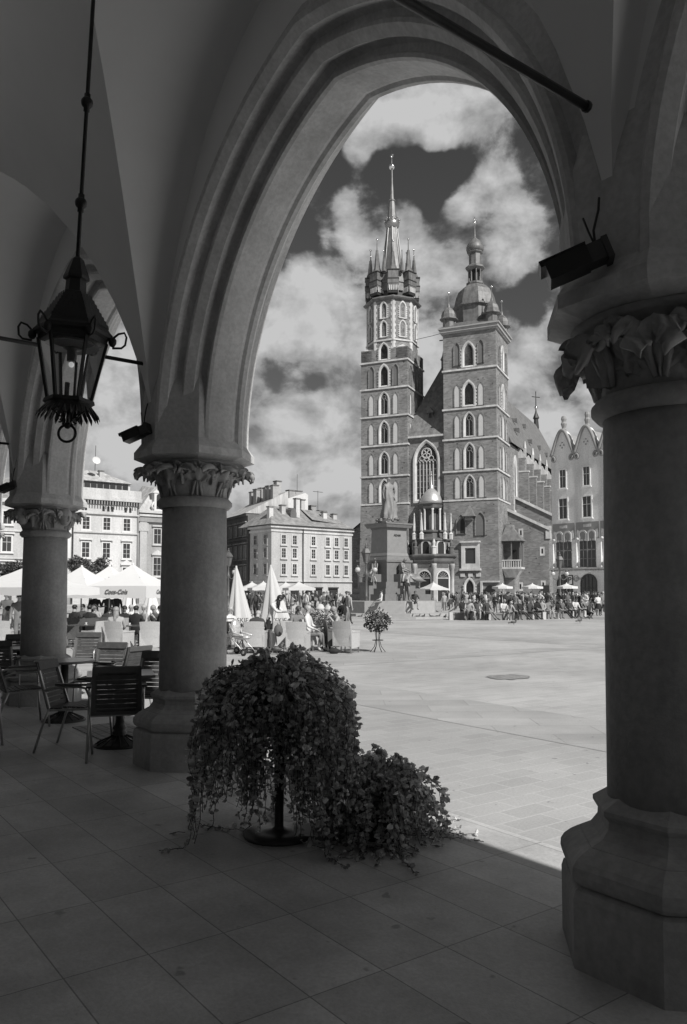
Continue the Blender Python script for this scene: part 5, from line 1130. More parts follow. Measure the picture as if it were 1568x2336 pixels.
canopy('market_parasol', 'wide cream parasol just right of the monument base, before the porch', None, 989, 66, 1.0, 2.0, 2.55, CANG, 4, .5, .08)
for u, y, lab in ((575, 60, 'leftmost low cream parasol behind the closed parasols'), (601, 58, 'low cream parasol between the two closed parasols'), (652, 62, 'low cream parasol just right of the tall closed parasol'), (682, 58, 'rightmost low cream parasol before the corner house')):
    canopy('market_parasol', lab, 'cream parasols before the corner house', u, y, 1.0, 2.05, 2.5, CANG, 4, .3, .16)
# white logo parasols at the left
UMB = 'white square parasols of the left terrace'
canopy('logo_parasol', 'nearest white square parasol with script lettering, just left of the middle pillar', UMB, 303, 29.5, 1.18, 1.98, 2.78, CANV, 4, radians(-14)-pi/4+pi/4, .42, txt=(2, 3), ph=pi/4)
canopy('logo_parasol', 'white parasol whose peak shows just behind the nearest lettered one', UMB, 250, 33.5, 1.2, 1.98, 2.85, CANV, 4, radians(-14), .42)
canopy('logo_parasol', 'white lettered parasol right of the far pillar, leftmost of the three overlapping ones', UMB, 186, 31.5, 1.2, 1.96, 2.76, CANV, 4, radians(-20), .42, txt=(3,))
canopy('logo_parasol', 'white parasol at the left edge, left of the far pillar', UMB, 62, 25, 1.55, 1.9, 2.55, CANV, 4, radians(-25), .22)
def closed(name, lab, grp_, u, y, h, w_, m, lean=0, zb=.35):
    p = at(u, HOR, y); t = thing(name, lab, 'parasol', (p.x, p.y, GZ), 0, grp_)
    V = []; F = []; n = 28; b = mb(m)
    for i in range(9):
        f = i/8; z = h-(h-zb)*f
        for k in range(n): a = 2*pi*k/n; rr = (.03+w_*f**.85)*(1+(.16+.1*f)*(1 if k%4 < 2 else -1)*(.4+.6*f)); V.append((rr*cos(a)+lean*f*.3, rr*sin(a)*.7, z+(.05*sin(a*3) if i == 8 else 0)))
    for i in range(8):
        for k in range(n): F.append((i*n+k, i*n+(k+1)%n, (i+1)*n+(k+1)%n, (i+1)*n+k))
    b.add(V, F, True); b.out('folded_canopy', t); b = mb(mat('pale_pole', .5), True); b.tube([(0,0,0),(0,0,h+.06)], .03, 8); b.out('pole', t)
    b = mb(GRAN); b.lathe([(.3,0),(.3,.08),(.1,.12)], 12, False); b.out('foot', t); return t
CP = 'closed cream parasols by the café chairs'
pa = closed('closed_parasol', 'closed cream parasol just right of the middle pillar', CP, 539, 25.5, 2.55, .35, CANG, .35, .72)
pb = closed('closed_parasol', 'closed cream parasol behind the serving woman', CP, 618, 25.5, 2.58, .42, CANG, .5, .68)
for t_, x in ((pa,.14),(pb,.24)): text(t_, 'lettering', 'TYSKIE', Matrix.Translation((x,-.33,.86)), .2, RED_)
for u in (294, 345): closed('closed_parasol', 'closed striped parasol under the white parasols, '+('left one' if u == 294 else 'right one beside the middle pillar'), 'striped parasols under the white ones', u, 36, 2.1, .45, CANV, 0, .4)
# ---------------- trees ----------------
def tree(u, y, h, rc, zc_, lab, seed, n=5200, wx=1.0):
    p = at(u, HOR, y); t = thing('tree', lab, 'tree', (p.x, p.y, GZ), 0, 'young trees before the left houses'); r = random.Random(seed)
    b = mb(mat('bark', .08, .9, .3, 9), True); b.tube([(0,0,0),(.05,0,zc_*.5),(0,.05,zc_)], [.16,.12,.08], 8)
    for k in range(9): a = k*2.4; b.tube([(0,0,zc_-1.2+.1*k),(rc*.35*cos(a)*wx,rc*.35*sin(a),zc_-.3+.12*k),(rc*.75*cos(a)*wx,rc*.7*sin(a),zc_+.2*(k%4))], [.06,.04,.015], 5)
    b.out('trunk', t); b = mb(LEAF2)
    cl = [(Vector((r.uniform(-1,1)*rc*.75*wx, r.uniform(-1,1)*rc*.7, zc_+r.uniform(-.65,.75)*rc*.8)), r.uniform(.3,.6)*rc*.75) for _ in range(26)]
    for _ in range(n):
        c, rr = r.choice(cl); d = Vector((r.gauss(0,1), r.gauss(0,1), r.gauss(0,1))).normalized()*rr*r.uniform(.55,1.05); q = c+d
        s_ = r.uniform(.07,.15); u_ = Vector((r.gauss(0,1), r.gauss(0,1), r.gauss(0,.6))).normalized(); w2 = u_.cross(Vector((r.gauss(0,1), r.gauss(0,1), r.gauss(0,1)))).normalized()
        b.add([q-u_*s_, q+w2*s_*.5, q+u_*s_, q-w2*s_*.5], [(0,1,2,3)])
    b.out('crown', t)
tree(206, 62, 4.5, 1.45, 3.3, 'leafy young tree between the far pillar and the middle pillar, above the white parasols', 1, wx=1.25)
tree(22, 58, 4.5, 1.35, 2.9, 'leafy young tree at the left edge, left of the far pillar', 2)
# ---------------- pigeons ----------------
def pigeon(u, v, rz, lab, first=[None]):
    p = gd(u, v, GZ)
    if p.y > 60: p = at(u, HOR, 52); p.z = 0
    loc = (p.x, p.y, GZ)
    if first[0] is None:
        b = mb(mat('pigeon_feather', .11, .7, .4, 25), True); b.sph((0,0,.14), (.065,.14,.06), 10, 7); b.tube([(0,-.09,.17),(0,-.13,.23),(0,-.14,.26)], [.045,.03,.028], 8); b.sph((0,-.15,.27), (.028,.034,.028), 8, 6); b.tube([(0,-.18,.268),(0,-.205,.262)], [.008,.003], 5)
        b.tube([(0,.10,.13),(0,.2,.11),(0,.25,.10)], [.05,.035,.03], 6); b.sph((.05,.02,.15), (.02,.12,.045), 6, 5); b.sph((-.05,.02,.15), (.02,.12,.045), 6, 5)
        for s in (-.02,.02): b.tube([(s,-.01,.1),(s,-.015,0),(s,-.05,.004)], .006, 4)
        first[0] = b.out('pigeon', loc=loc); o = first[0]
    else: o = first[0].copy(); col.objects.link(o); o.location = loc
    o.rotation_euler = (0,0,rz); o.scale = (1.15,)*3; tag(o, lab, 'pigeon', 'pigeons on the square')
PG = [(937,1396,1),(953,1394,2),(966,1395,.4),(985,1400,5),(1002,1404,1.2),(1013,1406,3),(905,1405,2.2),(889,1404,1),(918,1404,.4),(990,1404,4),(999,1411,1.5),(1016,1412,.2),(1028,1412,2.4),(954,1411,4.1),(826,1410,2),(822,1412,1),(1172,1426,1.5),(1323,1421.5,2.0),(1345,1413.5,.9),(1241,1399,2),(632,1493,1.3),(800,1400,.5),(845,1408,1)]
ORD = 'first second third fourth fifth sixth seventh eighth ninth tenth eleventh twelfth thirteenth fourteenth fifteenth sixteenth seventeenth eighteenth nineteenth twentieth twenty-first twenty-second twenty-third'.split()
for i, (u, v, rz) in enumerate(PG):
    lab = f"{ORD[[q[0] for q in sorted(PG)].index(u)]} pigeon from the left, pecking on the paving before the monument"
    if u == 1172: lab = 'pale pigeon alone on the open paving in front of the benches'
    if u == 1323: lab = 'pigeon on open paving near the right pillar, the nearer of two'
    if u == 1345: lab = 'pigeon beside the right pillar, beyond the benches end'
    if u == 1241: lab = 'pigeon between the bench sitters and the standing crowd'
    if u == 632: lab = 'pigeon on the paving beside the café chairs and pushchair'
    pigeon(u, v, rz, lab)
# ---------------- café furniture under the arcade ----------------
BACKF = mat('grey_back_frame', .10, .5, .2, 9)
def slat_chair_proto():
    t = thing('slatted_chair', '', 'chair')
    for s in (-1, 1):
        b = mb(ALU, True); b.tube([(s*.265,-.25,0),(s*.262,-.22,.30),(s*.26,-.205,.56),(s*.258,-.17,.63),(s*.256,-.10,.645),(s*.25,.16,.635),(s*.235,.245,.60)], .0125, 7); b.out('leg', t)
        b = mb(ALU, True); b.tube([(s*.26,.34,0),(s*.25,.25,.30),(s*.245,.20,.42)], .0125, 7); b.out('leg', t)
        b = mb(WOODD); b.box(s*.256-.025, s*.256+.025, -.19, .13, .655, .675); b.out('armrest', t)
    b = mb(ALU)
    for s in (-1, 1):
        b.beam((s*.225,.20,.40), (s*.205,.345,.86), .028, .016, up=(0,1,0)); b.beam((s*.235,-.21,.43), (s*.235,.21,.41), .03, .02)
    b.beam((-.235,.21,.41), (.235,.21,.41), .03, .02); b.beam((-.25,-.215,.41), (.25,-.215,.41), .02, .02); b.out('frame', t)
    b = mb(WOODD)
    b.beam((-.215,.331,.835), (.215,.331,.835), .018, .085, up=(0,.3,1))
    b.beam((-.222,.35,.79-.32), (-.212,.35,.86), .004, .05) if False else None
    b.use(BACKF)
    for s in (-1, 1): b.beam((s*.205,.222,.415), (s*.195,.352,.865), .012, .05, up=(1,0,0))
    b.beam((-.2,.358,.85), (.2,.358,.85), .012, .06, up=(0,.3,1)); b.beam((-.2,.232,.43), (.2,.232,.43), .012, .03, up=(0,.3,1)); b.use(WOODD)
    for k in range(8): z = .455+.046*k; y = .215+(z-.40)*.315; b.beam((-.19,y,z), (.19,y,z), .014, .041, up=(0,.3,1))
    b.out('backrest', t)
    b = mb(WOODD)
    for k in range(9):
        y = .185-.045*k; z = .435+.008*sin(k/8*pi)*(1)-(.012 if k == 8 else 0)-.012*(k < 3); b.box(-.225,.225,y-.0195,y+.018,z-.008,z+.008)
    b.out('seat', t); return t
SC = slat_chair_proto(); SG = 'slatted chairs of the arcade café'
chairs = [(-2.20,7.72,pi+.28,'slatted armchair nearest the camera, its back turned, left of the middle pillar base'),
 (-2.66,8.02,pi/2-.08,'slatted armchair seen from the side, facing right, left of the square table'),
 (-3.78,9.40,pi/2+.55,'dark slatted armchair at the left edge turned towards the round table'),
 (-3.22,10.55,-.15,'slatted armchair facing us behind the round table, in front of the far pillar'),
 (-2.90,10.3,-pi/2-.5,'slatted armchair with sunlit slanted back between round and square tables'),
 (-2.22,8.95,-.2,'slatted armchair facing us behind the square table, beside the middle pillar'),
 (-5.25,12.6,.1,'small dark slatted chair at the far left edge, left of the far pillar'),
 (-4.35,13.2,.0,'slatted chair whose top shows just right of the far pillar'),
 (-4.75,10.9,.5,'slatted chair at the left edge behind the dark leaning one'),
 (-3.72,7.9,pi/2+.1,'chair cut off by the left picture edge, only its dark arm showing')]
for i, (x, y, rz, lab) in enumerate(chairs):
    if i == 0: SC.location = (x, y, 0); SC.rotation_euler = (0,0,rz); tag(SC, lab, None, SG)
    else: dup(SC, (x, y, 0), rz, lab, SG)
def cafe_table(x, y, shape, lab, z0=0, r=.36, m=None, rz=0):
    t = thing('cafe_table', lab, 'table', (x, y, z0), rz)
    b = mb(m or TBL)
    if shape == 'round': b.lathe([(r-.01,.705),(r,.712),(r,.728),(r-.01,.735)], 32, False)
    else: b.box(-r,r,-r,r,.705,.735)
    b.out('table_top', t); b = mb(DMET, True); b.lathe([(.045,.02),(.045,.70)], 14); b.lathe([(.12,.69),(.1,.705)], 12); b.out('column', t)
    b = mb(DMET, True); b.lathe([(.26,0),(.26,.012),(.2,.035),(.1,.06),(.065,.10),(.075,.13),(.055,.15),(.072,.18),(.05,.21),(.045,.25)], 24)
    for k in range(16): a = k*pi/8; b.tube([(.06*cos(a),.06*sin(a),.105),(.24*cos(a),.24*sin(a),.022)], .006, 4)
    b.out('foot', t); return t
cafe_table(-3.42, 9.75, 'round', 'round café table on a dark column, in front of the far pillar')
cafe_table(-2.30, 8.2, 'square', 'square café table on a ribbed iron foot, behind the nearest slatted chair', r=.33, rz=.3)
cafe_table(-4.85, 11.9, 'round', 'round café table at the left edge beside the far pillar base')
# doormat
p = gd(258, 1668, 0); b = mb(COBB); b.box(-.5,.5,-.3,.3,0,.012); o = b.out('door_mat', loc=(p.x, p.y, 0)); o.rotation_euler = (0,0,AR); tag(o, 'dark rough mat lying on the floor behind the nearest slatted chair', 'mat')
# ---------------- wicker chairs ----------------
def wicker_proto(m, name):
    t = thing('wicker_armchair', '', 'chair')
    b = mb(m); N = 8; V = []
    for side in (0, 1):
        for i in range(N+1):
            f = i/N*2-1; x = f*.29; yb = .26+.06*(1-f*f)*.5
            for z, dy, sx in ((.16+.06*(1-f*f), -.02, .93), (.45,.0,.97), (.70,.04,1.0), (.93,.09,1.03)): V.append((x*sx, yb+dy-side*.035, z-.015*f*f*(z > .9)))
    n = N+1; F = []
    for i in range(N):
        for j in range(3):
            a = i*4+j; F.append((a, a+1, a+5, a+4)); a += n*4; F.append((a, a+4, a+5, a+1))
        a = i*4+3; F.append((a, a+4, n*4+a+4, n*4+a)); a = i*4; F.append((a, n*4+a, n*4+a+4, a+4))
    for i in (0, N): 
        for j in range(3): a = i*4+j; F.append((a, a+1, n*4+a+1, n*4+a))
    b.add(V, F, False); b.out('backrest', t)
    for s in (-1, 1):
        b = mb(m); x0, x1 = sorted((s*.255, s*.305)); b.prism([(-.28,.17),(.25,.15),(.27,.68),(-.20,.62),(-.27,.58)], x0, x1) if False else b.add([(x0,-.28,.17),(x0,.27,.14),(x0,.29,.68),(x0,-.28,.62),(x1,-.28,.17),(x1,.27,.14),(x1,.29,.68),(x1,-.28,.62)], [(0,1,2,3),(4,7,6,5),(0,4,5,1),(1,5,6,2),(2,6,7,3),(3,7,4,0)]); b.box(x0-.012, x1+.012, -.29, .25, .60, .64); b.out('side', t)
        for y in (-.25,.27): b = mb(ALU); b.box(s*.28-.018, s*.28+.018, y-.018, y+.018, 0, .2); b.out('leg', t)
    b = mb(m); b.box(-.255,.255,-.28,.27,.2,.42); b.use(CANG); b.box(-.25,.25,-.28,.24,.42,.47); b.out('seat', t); return t
WK = wicker_proto(WICK, 'pale'); WD = wicker_proto(WICKD, 'dark')
def wat(u, y): p = at(u, HOR, y); return (p.x, p.y, GZ)
WG = 'pale wicker armchairs on the square'
wl = [(584,22.9,pi-.05,'pale wicker armchair right of the pushchair, its back to us'),(636,23.4,pi+.45,'pale wicker armchair with a small rucksack hung on its back'),(681,22.7,pi-.15,'pale wicker armchair with its broad back to us, centre of the café row'),
 (714,24.0,0.9,'pale wicker armchair of the man in white, turned towards the table'),(790,23.1,pi-.45,'pale wicker armchair at the right end of the row, nearest the flower stand'),(524,24.5,pi/2,'wicker armchair mostly hidden by the middle pillar'),
 (222,23.2,pi+1.0,'pale wicker armchair turned left, right of the far pillar'),(275,23.0,pi-.35,'pale wicker armchair of the blonde woman, left terrace'),(349,22.8,pi+.05,'pale wicker armchair against the left side of the middle pillar'),(296,26,pi,'pale wicker chair beyond the blonde woman, by the parasol pole'),(12,23.5,pi,'pale wicker armchair at the left edge beyond the slatted chairs')]
for i, (u, y, rz, lab) in enumerate(wl):
    if i == 0: WK.location = wat(u, y); WK.rotation_euler = (0,0,rz); tag(WK, lab, None, WG)
    else: dup(WK, wat(u, y), rz, lab, WG)
wd = [(606,23.8,pi-.9,'dark wicker armchair in shade between the first two pale ones'),(182,26.5,pi,'dark wicker armchair just right of the far pillar'),(206,25.5,pi+.3,'dark wicker armchair second right of the far pillar'),(238,26.5,pi-.1,'dark wicker armchair with cushions behind the left-turned pale one'),(765,23.9,pi/2+.2,'dark-sided wicker armchair at the right table')]
for i, (u, y, rz, lab) in enumerate(wd):
    if i == 0: WD.location = wat(u, y); WD.rotation_euler = (0,0,rz); tag(WD, lab, None, 'dark wicker armchairs on the square')
    else: dup(WD, wat(u, y), rz, lab, 'dark wicker armchairs on the square')
for u, y, lab in ((748,24.2,'table with cups between the man in white and the woman at the right'),(628,24.8,'table that the serving woman leans over'),(193,25,'dark table beside the dark wicker chairs'),(322,24.6,'table under the white parasol, right of the blonde woman')):
    p = wat(u, y); t = cafe_table(p[0], p[1], 'square', lab, GZ, .42, WOODD)
    for k in range(1):
        b = mb(WHITE, True); x, yy = R.uniform(-.3,.3), R.uniform(-.3,.3); b.lathe([(.02,0),(.035,.07),(.033,.075)], 10); b.lathe([(.06,0),(.065,.008)], 12); o = b.out('cup', loc=(p[0]+x, p[1]+yy, GZ+.736)); tag(o, 'small white cup on the '+' '.join(lab.split()[:9]), 'cup', 'cups on the café tables')
# seated guests and the waitress
G1 = 'guests on the right terrace'; G2 = 'guests on the left terrace'
person('serve', wat(616,24.3), 1.25, 'white', 'black', 'dark', 'serving woman with long dark hair and white shirt leaning over a table', None, 1.0, long_hair=True)
person('sit3', wat(584,23.1), pi-.1, 'dark', 'black', 'white', 'white-haired person hunched in a dark jacket in the first pale wicker chair', G1, .98)
person('sit1', wat(527,24.2), .9, 'white', 'pale', 'white', 'white-haired person in white sitting beside the middle pillar, behind the pushchair', G1)
person('sit1', wat(704,23.7), 1.35, 'white', 'mid', 'white', 'grey-haired man in white shirt and pale trousers sitting turned to the right', G1, 1.03, shoe='white')
person('sit2', wat(677,25.2), .5, 'mid', 'dark', 'brown', 'curly-haired guest in patterned top behind the central wicker chair', G1, long_hair=True)
person('sit2', wat(770,24.6), -1.2, 'pale', 'dark', 'fair', 'woman with sunglasses and hand raised to her face at the right table', G1, long_hair=True)
person('sit5', wat(655,27), .2, 'grey', 'dark', 'dark', 'guest leaning forward behind the serving table, before the tall closed parasol', G1)
left = [(172,27.5,'sit1','black','dark',2.8,'nearest the far pillar'),(190,29,'sit1','dark','brown',.3,'second from the far pillar'),(206,27,'sit1','black','dark',3.0,'third from the far pillar'),(221,29,'sit2','pale','fair',-.2,'in a pale top, facing us'),(236,27,'sit3','dark','dark',2.6,'fourth from the far pillar, leaning'),(284,26.4,'sit2','black','dark',.4,'in a dark suit facing us, left of the pole'),(300,27.5,'sit1','white','white',.2,'in white behind the dark suit'),(312,25.6,'sit1','black','dark',2.9,'back turned, right of the pole'),(329,27,'sit1','pale','white',-.8,'white-haired, right of the pole'),(357,27,'sit2','grey','fair',-.6,'close to the middle pillar'),(366,26,'sit1','black','dark',-1.2,'half hidden by the middle pillar'),(21,25,'sit1','pale','dark',2.4,'at the left picture edge')]
for u, y, pr, tp, hr, rz, wh in left: person(pr, wat(u, y), rz, tp, 'dark', hr, f'seated guest in {WORD[tp]}, left terrace, {wh}', G2, long_hair=hr == 'fair')
person('sit1', wat(266,23.2), pi+.25, 'pale', 'dark', 'fair', 'blonde woman in a light top sitting with her back to us, left terrace', G2, 1.0, long_hair=True)
for u, y, pr, tp, wh in ((217,33,'stand2','black','leftmost of three'),(247,34,'walk1','dark','middle of three'),(266,35,'stand1','black','rightmost of three')): person(pr, wat(u, y), .4, tp, 'black', 'dark', f'person in dark clothes standing under the white parasols, {wh}', 'people standing behind the left terrace')
person('walk2', wat(46,23.5), .3, 'mid', 'mid', 'dark', 'man in open jacket standing at the left edge, left of the far pillar', None, 1.0)
person('stand4', wat(17,30), .2, 'grey', 'dark', 'dark', 'person standing at the extreme left edge under the white parasol', None)
for u, y in ((500+i*0, 30) for i in range(0)): pass
# bags and the pushchair
p = wat(638,23.1); b = mb(TON['grey'], True); b.sph((0,0,.66), (.13,.09,.18), 10, 7); b.tube([(-.06,.09,.80),(-.08,.12,.5),(-.05,.1,.25)], .015, 5); b.tube([(.06,.09,.80),(.02,.16,.95)], .012, 5); tag(b.out('rucksack', loc=(p[0]+.0, p[1]-.33, GZ)), 'small grey rucksack with dangling straps on the back of a wicker armchair', 'rucksack')
p = wat(790,22.9); b = mb(TON['black'], True); b.sph((-.35,-.2,.08), (.17,.1,.09), 9, 6); b.tube([(-.45,-.2,.12),(-.35,-.22,.22),(-.25,-.2,.12)], .012, 5); tag(b.out('handbag', loc=p), 'dark bag lying on the ground beside the rightmost wicker armchair', 'bag')
pc = thing('pushchair', 'folded-hood pushchair with silvery cover beside the first wicker armchair', 'pushchair', wat(549,22.3), .9)
b = mb(mat('silver_cover', .55, .3, .3, 14, .6, 12, metal=.4), True); b.sph((0,.2,.74), (.19,.12,.26), 12, 8); b.sph((0,-.08,.5), (.18,.3,.08), 12, 8); b.tube([(-.17,-.3,.55),(-.17,.1,.62),(-.17,.3,.9)], .03, 5); b.tube([(.17,-.3,.55),(.17,.1,.62),(.17,.3,.9)], .03, 5); b.out('seat', pc)
b = mb(TON['black'], True); b.tube([(-.2,.28,.6),(-.2,.3,.9),(.2,.3,.9),(.2,.28,.6)], .05, 6); b.out('hood', pc)
b = mb(ALU, True)
for s in (-.22,.22): b.tube([(s,-.38,.1),(s,.1,.45),(s,.5,1.0)], .014, 6); b.tube([(s,.38,.1),(s,.1,.5),(s,-.25,.55)], .014, 6)
b.tube([(-.22,.5,1.0),(.22,.5,1.0)], .016, 6); b.out('frame', pc)
for s in (-.24,.24):
    for y in (-.38,.38):
        b = mb(TON['black'], True); b.tube([(s-.02,y,.1),(s+.02,y,.1)], .1, 16); b.use(ALU); b.tube([(s-.025,y,.1),(s+.025,y,.1)], .05, 10); b.out('wheel', pc)
# ---------------- plants ----------------
def leaf(b, q, d, s_, r):
    d = d.normalized(); n_ = Vector((r.gauss(0,1), r.gauss(0,1), r.gauss(0,1)+.6)).normalized(); u_ = d.cross(n_)
    if u_.length < .05: u_ = Vector((1,0,0))
    u_.normalize(); n_ = u_.cross(d); c = n_*(-.18*s_)
    b.add([q, q+d*s_*.35+u_*s_*.42+c*-1, q+d*s_*.85+u_*s_*.30+c*-1, q+d*s_*1.1, q+d*s_*.85-u_*s_*.30+c*-1, q+d*s_*.35-u_*s_*.42+c*-1, q+d*s_*.6+c], [(0,1,2,6),(6,2,3),(0,6,4,5),(6,3,4)], False)
def trailing(t, nst, rmax, ztop, seed, lenf, floor=.01, lsz=.03, core=False):
    r = random.Random(seed); b = mb(LEAF); sb = mb(mat('green_stem', .06, .7, .2, 9), True)
    for k in range(nst):
        a = r.uniform(0, 2*pi); ro = rmax*sqrt(r.uniform(.03, 1)); L = lenf(a, r)
        if core and k % 8 == 0: ro = r.uniform(.10, .22); L = r.uniform(.5, .85)
        ro *= 1+.13*sin(a*4+seed)+.08*sin(a*9+1); rise = (ztop-.16)+.20*r.random()-.10*(ro/rmax)**2+.05*sin(a*3+seed)+.03*sin(a*8)
        P = []; x0 = .10*r.random(); n = 9
        for i in range(n+1): f = i/n; rr = x0+(ro-x0)*(f**.8); P.append(Vector((rr*cos(a), rr*sin(a), rise-.10+.10*sin(f*pi*.75)-.07*f*f)))
        z = P[-1].z; aa = a; rr = ro; m = int(L/.035)
        for i in range(m):
            z -= .035; rr += r.gauss(.0025, .009); aa += r.gauss(0,.022)
            if z < floor: z = floor+.008*r.random(); rr += .03
            P.append(Vector((rr*cos(aa), rr*sin(aa), z)))
        sb.tube(P, .0026, 3, cap=False)
        for i in range(1, len(P)):
            for q in range(2):
                p = P[i-1].lerp(P[i], r.random()); d = Vector((cos(a)*.7+r.gauss(0,.7), sin(a)*.7+r.gauss(0,.7), r.gauss(-.1,.6)))
                tip = i > len(P)-5; leaf(b, p, d, lsz*r.uniform(.4,1.45)*(.7 if tip else 1), r)
    b.out('foliage', t); sb.out('stems', t)
gp_ = gd(637, 1906, 0)
pl = thing('trailing_plant_stand', 'big bushy trailing plant on a pole with a round dark foot, in the centre foreground', 'plant stand', gp_, 0)
b = mb(DMET, True); b.lathe([(.225,0),(.23,.012),(.222,.024),(.12,.03),(.05,.04),(.03,.06),(.028,.7)], 32); b.out('stand', pl)
b = mb(mat('dark_planter', .03, .6), True); b.lathe([(.03,.66),(.15,.70),(.24,.82),(.26,.95),(.25,.96),(.0,.94)], 24); b.out('bowl', pl)
LM = pl
def lenA(a, r):
    x = cos(a); base = .36
    if r.random() < .35: base += r.uniform(.1,.55)
    if x > .0: base += r.uniform(.1,.5)
    if x < -.45 and r.random() < .3: base += r.uniform(.15,.4)
    if sin(a) < -.1 and -.75 < x < .35: base = min(base, r.uniform(.22,.72))
    return base*r.uniform(.65,1.1)
trailing(pl, 480, .51, 1.13, 5, lenA, lsz=.034, core=True)
g2 = gd(872, 1905, 0)
p2 = thing('trailing_plant_pot', 'lower sprawling trailing plant on the floor, right of the big plant stand', 'plant', g2, 0)
b = mb(mat('dark_planter', .03, .6), True); b.lathe([(.16,0),(.2,.2),(.22,.26),(.2,.26),(.0,.24)], 20); b.out('pot', p2)
b = mb(GRAN); b.box(-.55,-.05,-.12,.16,0,.03); b.out('base_slab', p2)
trailing(p2, 190, .36, .50, 9, lambda a, r: r.uniform(.15,.48)+(.12 if r.random() < .15 else 0), lsz=.034)
def flower_ball(name, lab, cat, loc, r_, zc_, n, seed, legs=True, grp_=None, pet=.4, wx=1.):
    t = thing(name, lab, cat, loc, 0, grp_); r = random.Random(seed)
    if legs:
        b = mb(DMET, True)
        for k in range(6): a = k*pi/3; b.tube([(.10*cos(a),.10*sin(a),zc_-.05),(.05*cos(a),.05*sin(a),zc_*.45),(.10*cos(a),.10*sin(a),zc_*.2),(.22*cos(a),.22*sin(a),.01)], .010, 5)
        b.tube([(.16*cos(a*pi/8),.16*sin(a*pi/8),zc_*.42) for a in range(16)], .01, 5, closed=True); b.out('stand', t)
    else:
        b = mb(TILE); b.lathe([(.18*wx,0),(.22*wx,.3),(.24*wx,.3),(.22*wx,.32)], 14, False); b.out('pot', t)
    b = mb(LEAF3); 
    for _ in range(n):
        d = Vector((r.gauss(0,1), r.gauss(0,1), r.gauss(0,1))).normalized(); q = d*r_*r.uniform(.55,1.05)*(1+.18*sin(d.x*9)*cos(d.z*7)); q.x *= wx; q.z = q.z*.8+zc_+.08
        leaf(b, q, d+Vector((r.gauss(0,.5),r.gauss(0,.5),-.4)), r.uniform(.04,.075), r)
    b.out('foliage', t); b = mb(PETAL)
    for _ in range(int(n*pet)):
        d = Vector((r.gauss(0,1), r.gauss(0,1), r.gauss(.3,1))).normalized(); q = d*r_*r.uniform(.95,1.1); q.x *= wx; q.z = q.z*.8+zc_+.08; leaf(b, q, d, r.uniform(.025,.045), r)
    b.out('flowers', t); return t
flower_ball('flower_stand', 'round flower basket on thin wire legs, right end of the café area', 'flower stand', wat(862,23.3), .37, .84, 900, 3, pet=.25)
for u, y, lab in ((745,30,'flower pot behind the right café table, below the pale bollards'),(560,30,'flower pot between the two closed parasols'),(352,28,'flower pot beside the middle pillar under the white parasols'),(240,29,'flower pot among the guests of the left terrace'),(650,31,'flower pot right of the tall closed parasol'),(720,33,'flower pot beyond the man in white')):
    flower_ball('flower_pot', lab, 'flower pot', wat(u, y), .33, .6, 420, int(u), False, 'flower pots of the terraces', .35, 1.2)
# ---------------- the hanging lantern ----------------
lp = at(158, 912, 4.36)
ln = thing('hanging_lantern', 'black wrought iron six-sided lantern hanging from the vault on a rod with two balls', 'lantern', (lp.x, lp.y, lp.z), 0)
ln.rotation_euler = (0, radians(2.3), 0); K = 4.36/1800
b = mb(IRON, True); top = 3.4; b.tube([(0,0,.80),(0,0,top)], .012, 8)
for z in (1.13, 1.72): b.sph((0,0,z), .034, 12, 8); b.tube([(0,0,z-.05),(0,0,z+.05)], .018, 8)
b.out('rod', ln)
H6 = radians(12)
b = mb(IRON); b.lathe([(.012,.82),(.035,.80),(.072,.70),(.072,.685),(.055,.68),(.058,.61),(.075,.60),(.20,.40),(.215,.385),(.215,.365),(.19,.355),(.185,.325)], 6, False, H6)
for i in range(1, 9):       # scale-like tiers on the roof
    r_ = .075+.125*i/9; z = .60-.20*i/9
    for k in range(6):
        a0, a1 = H6+k*pi/3, H6+(k+1)*pi/3; m_ = 3+i//2
        for j in range(m_):
            f0, f1 = j/m_, (j+.85)/m_; p0 = Vector((r_*cos(a0), r_*sin(a0), z)).lerp(Vector((r_*cos(a1), r_*sin(a1), z)), f0); p1 = Vector((r_*cos(a0), r_*sin(a0), z)).lerp(Vector((r_*cos(a1), r_*sin(a1), z)), f1)
            o_ = (p0+p1)/2; o_.z = 0; o_ = o_.normalized()*.006; b.add([p0+o_*.2+Vector((0,0,.02)), p1+o_*.2+Vector((0,0,.02)), p1+o_, (p0+p1)/2+o_*1.3-Vector((0,0,.007)), p0+o_], [(0,1,2,3,4)])
lr = b.out('roof', ln)
for k in range(6):
    a = H6+k*pi/3; b = mb(IRON, True); r0 = .215
    b.sph((r0*cos(a), r0*sin(a), .35), (.024,.024,.03), 7, 5)
    b.tube([((r0+dr)*cos(a), (r0+dr)*sin(a), z) for dr, z in ((0,.37),(.03,.40),(.062,.41),(.075,.385),(.07,.34),(.05,.32),(.0,.315))], .0065, 6); b.out('bracket_scroll', lr)
    b = mb(IRON); b.beam((.185*cos(a),.185*sin(a),.335), (.118*cos(a),.118*sin(a),.0), .016, .016); b.out('corner_bar', ln)
b = mb(IRON); b.lathe([(.118,.0),(.135,.0),(.14,-.02),(.125,-.03),(.12,-.045),(.02,-.05)], 6, False, H6);
b.out('floor_ring', ln)
b = mb(IRON)
for k in range(30):         # pierced frill of pointed leaves under the cage
    a = k*2*pi/30; r0, r1 = .12, .165; w_ = .014
    c, s_ = cos(a), sin(a); b.add([(r0*c+w_*s_, r0*s_-w_*c, -.03),(r0*c-w_*s_, r0*s_+w_*c, -.03),(r1*c-w_*s_*.8, r1*s_+w_*c*.8, -.085),((r1+.008)*c, (r1+.008)*s_, -.105-.012*(k%2)),(r1*c+w_*s_*.8, r1*s_-w_*c*.8, -.085)], [(0,1,2,3,4)])
b.smooth = True
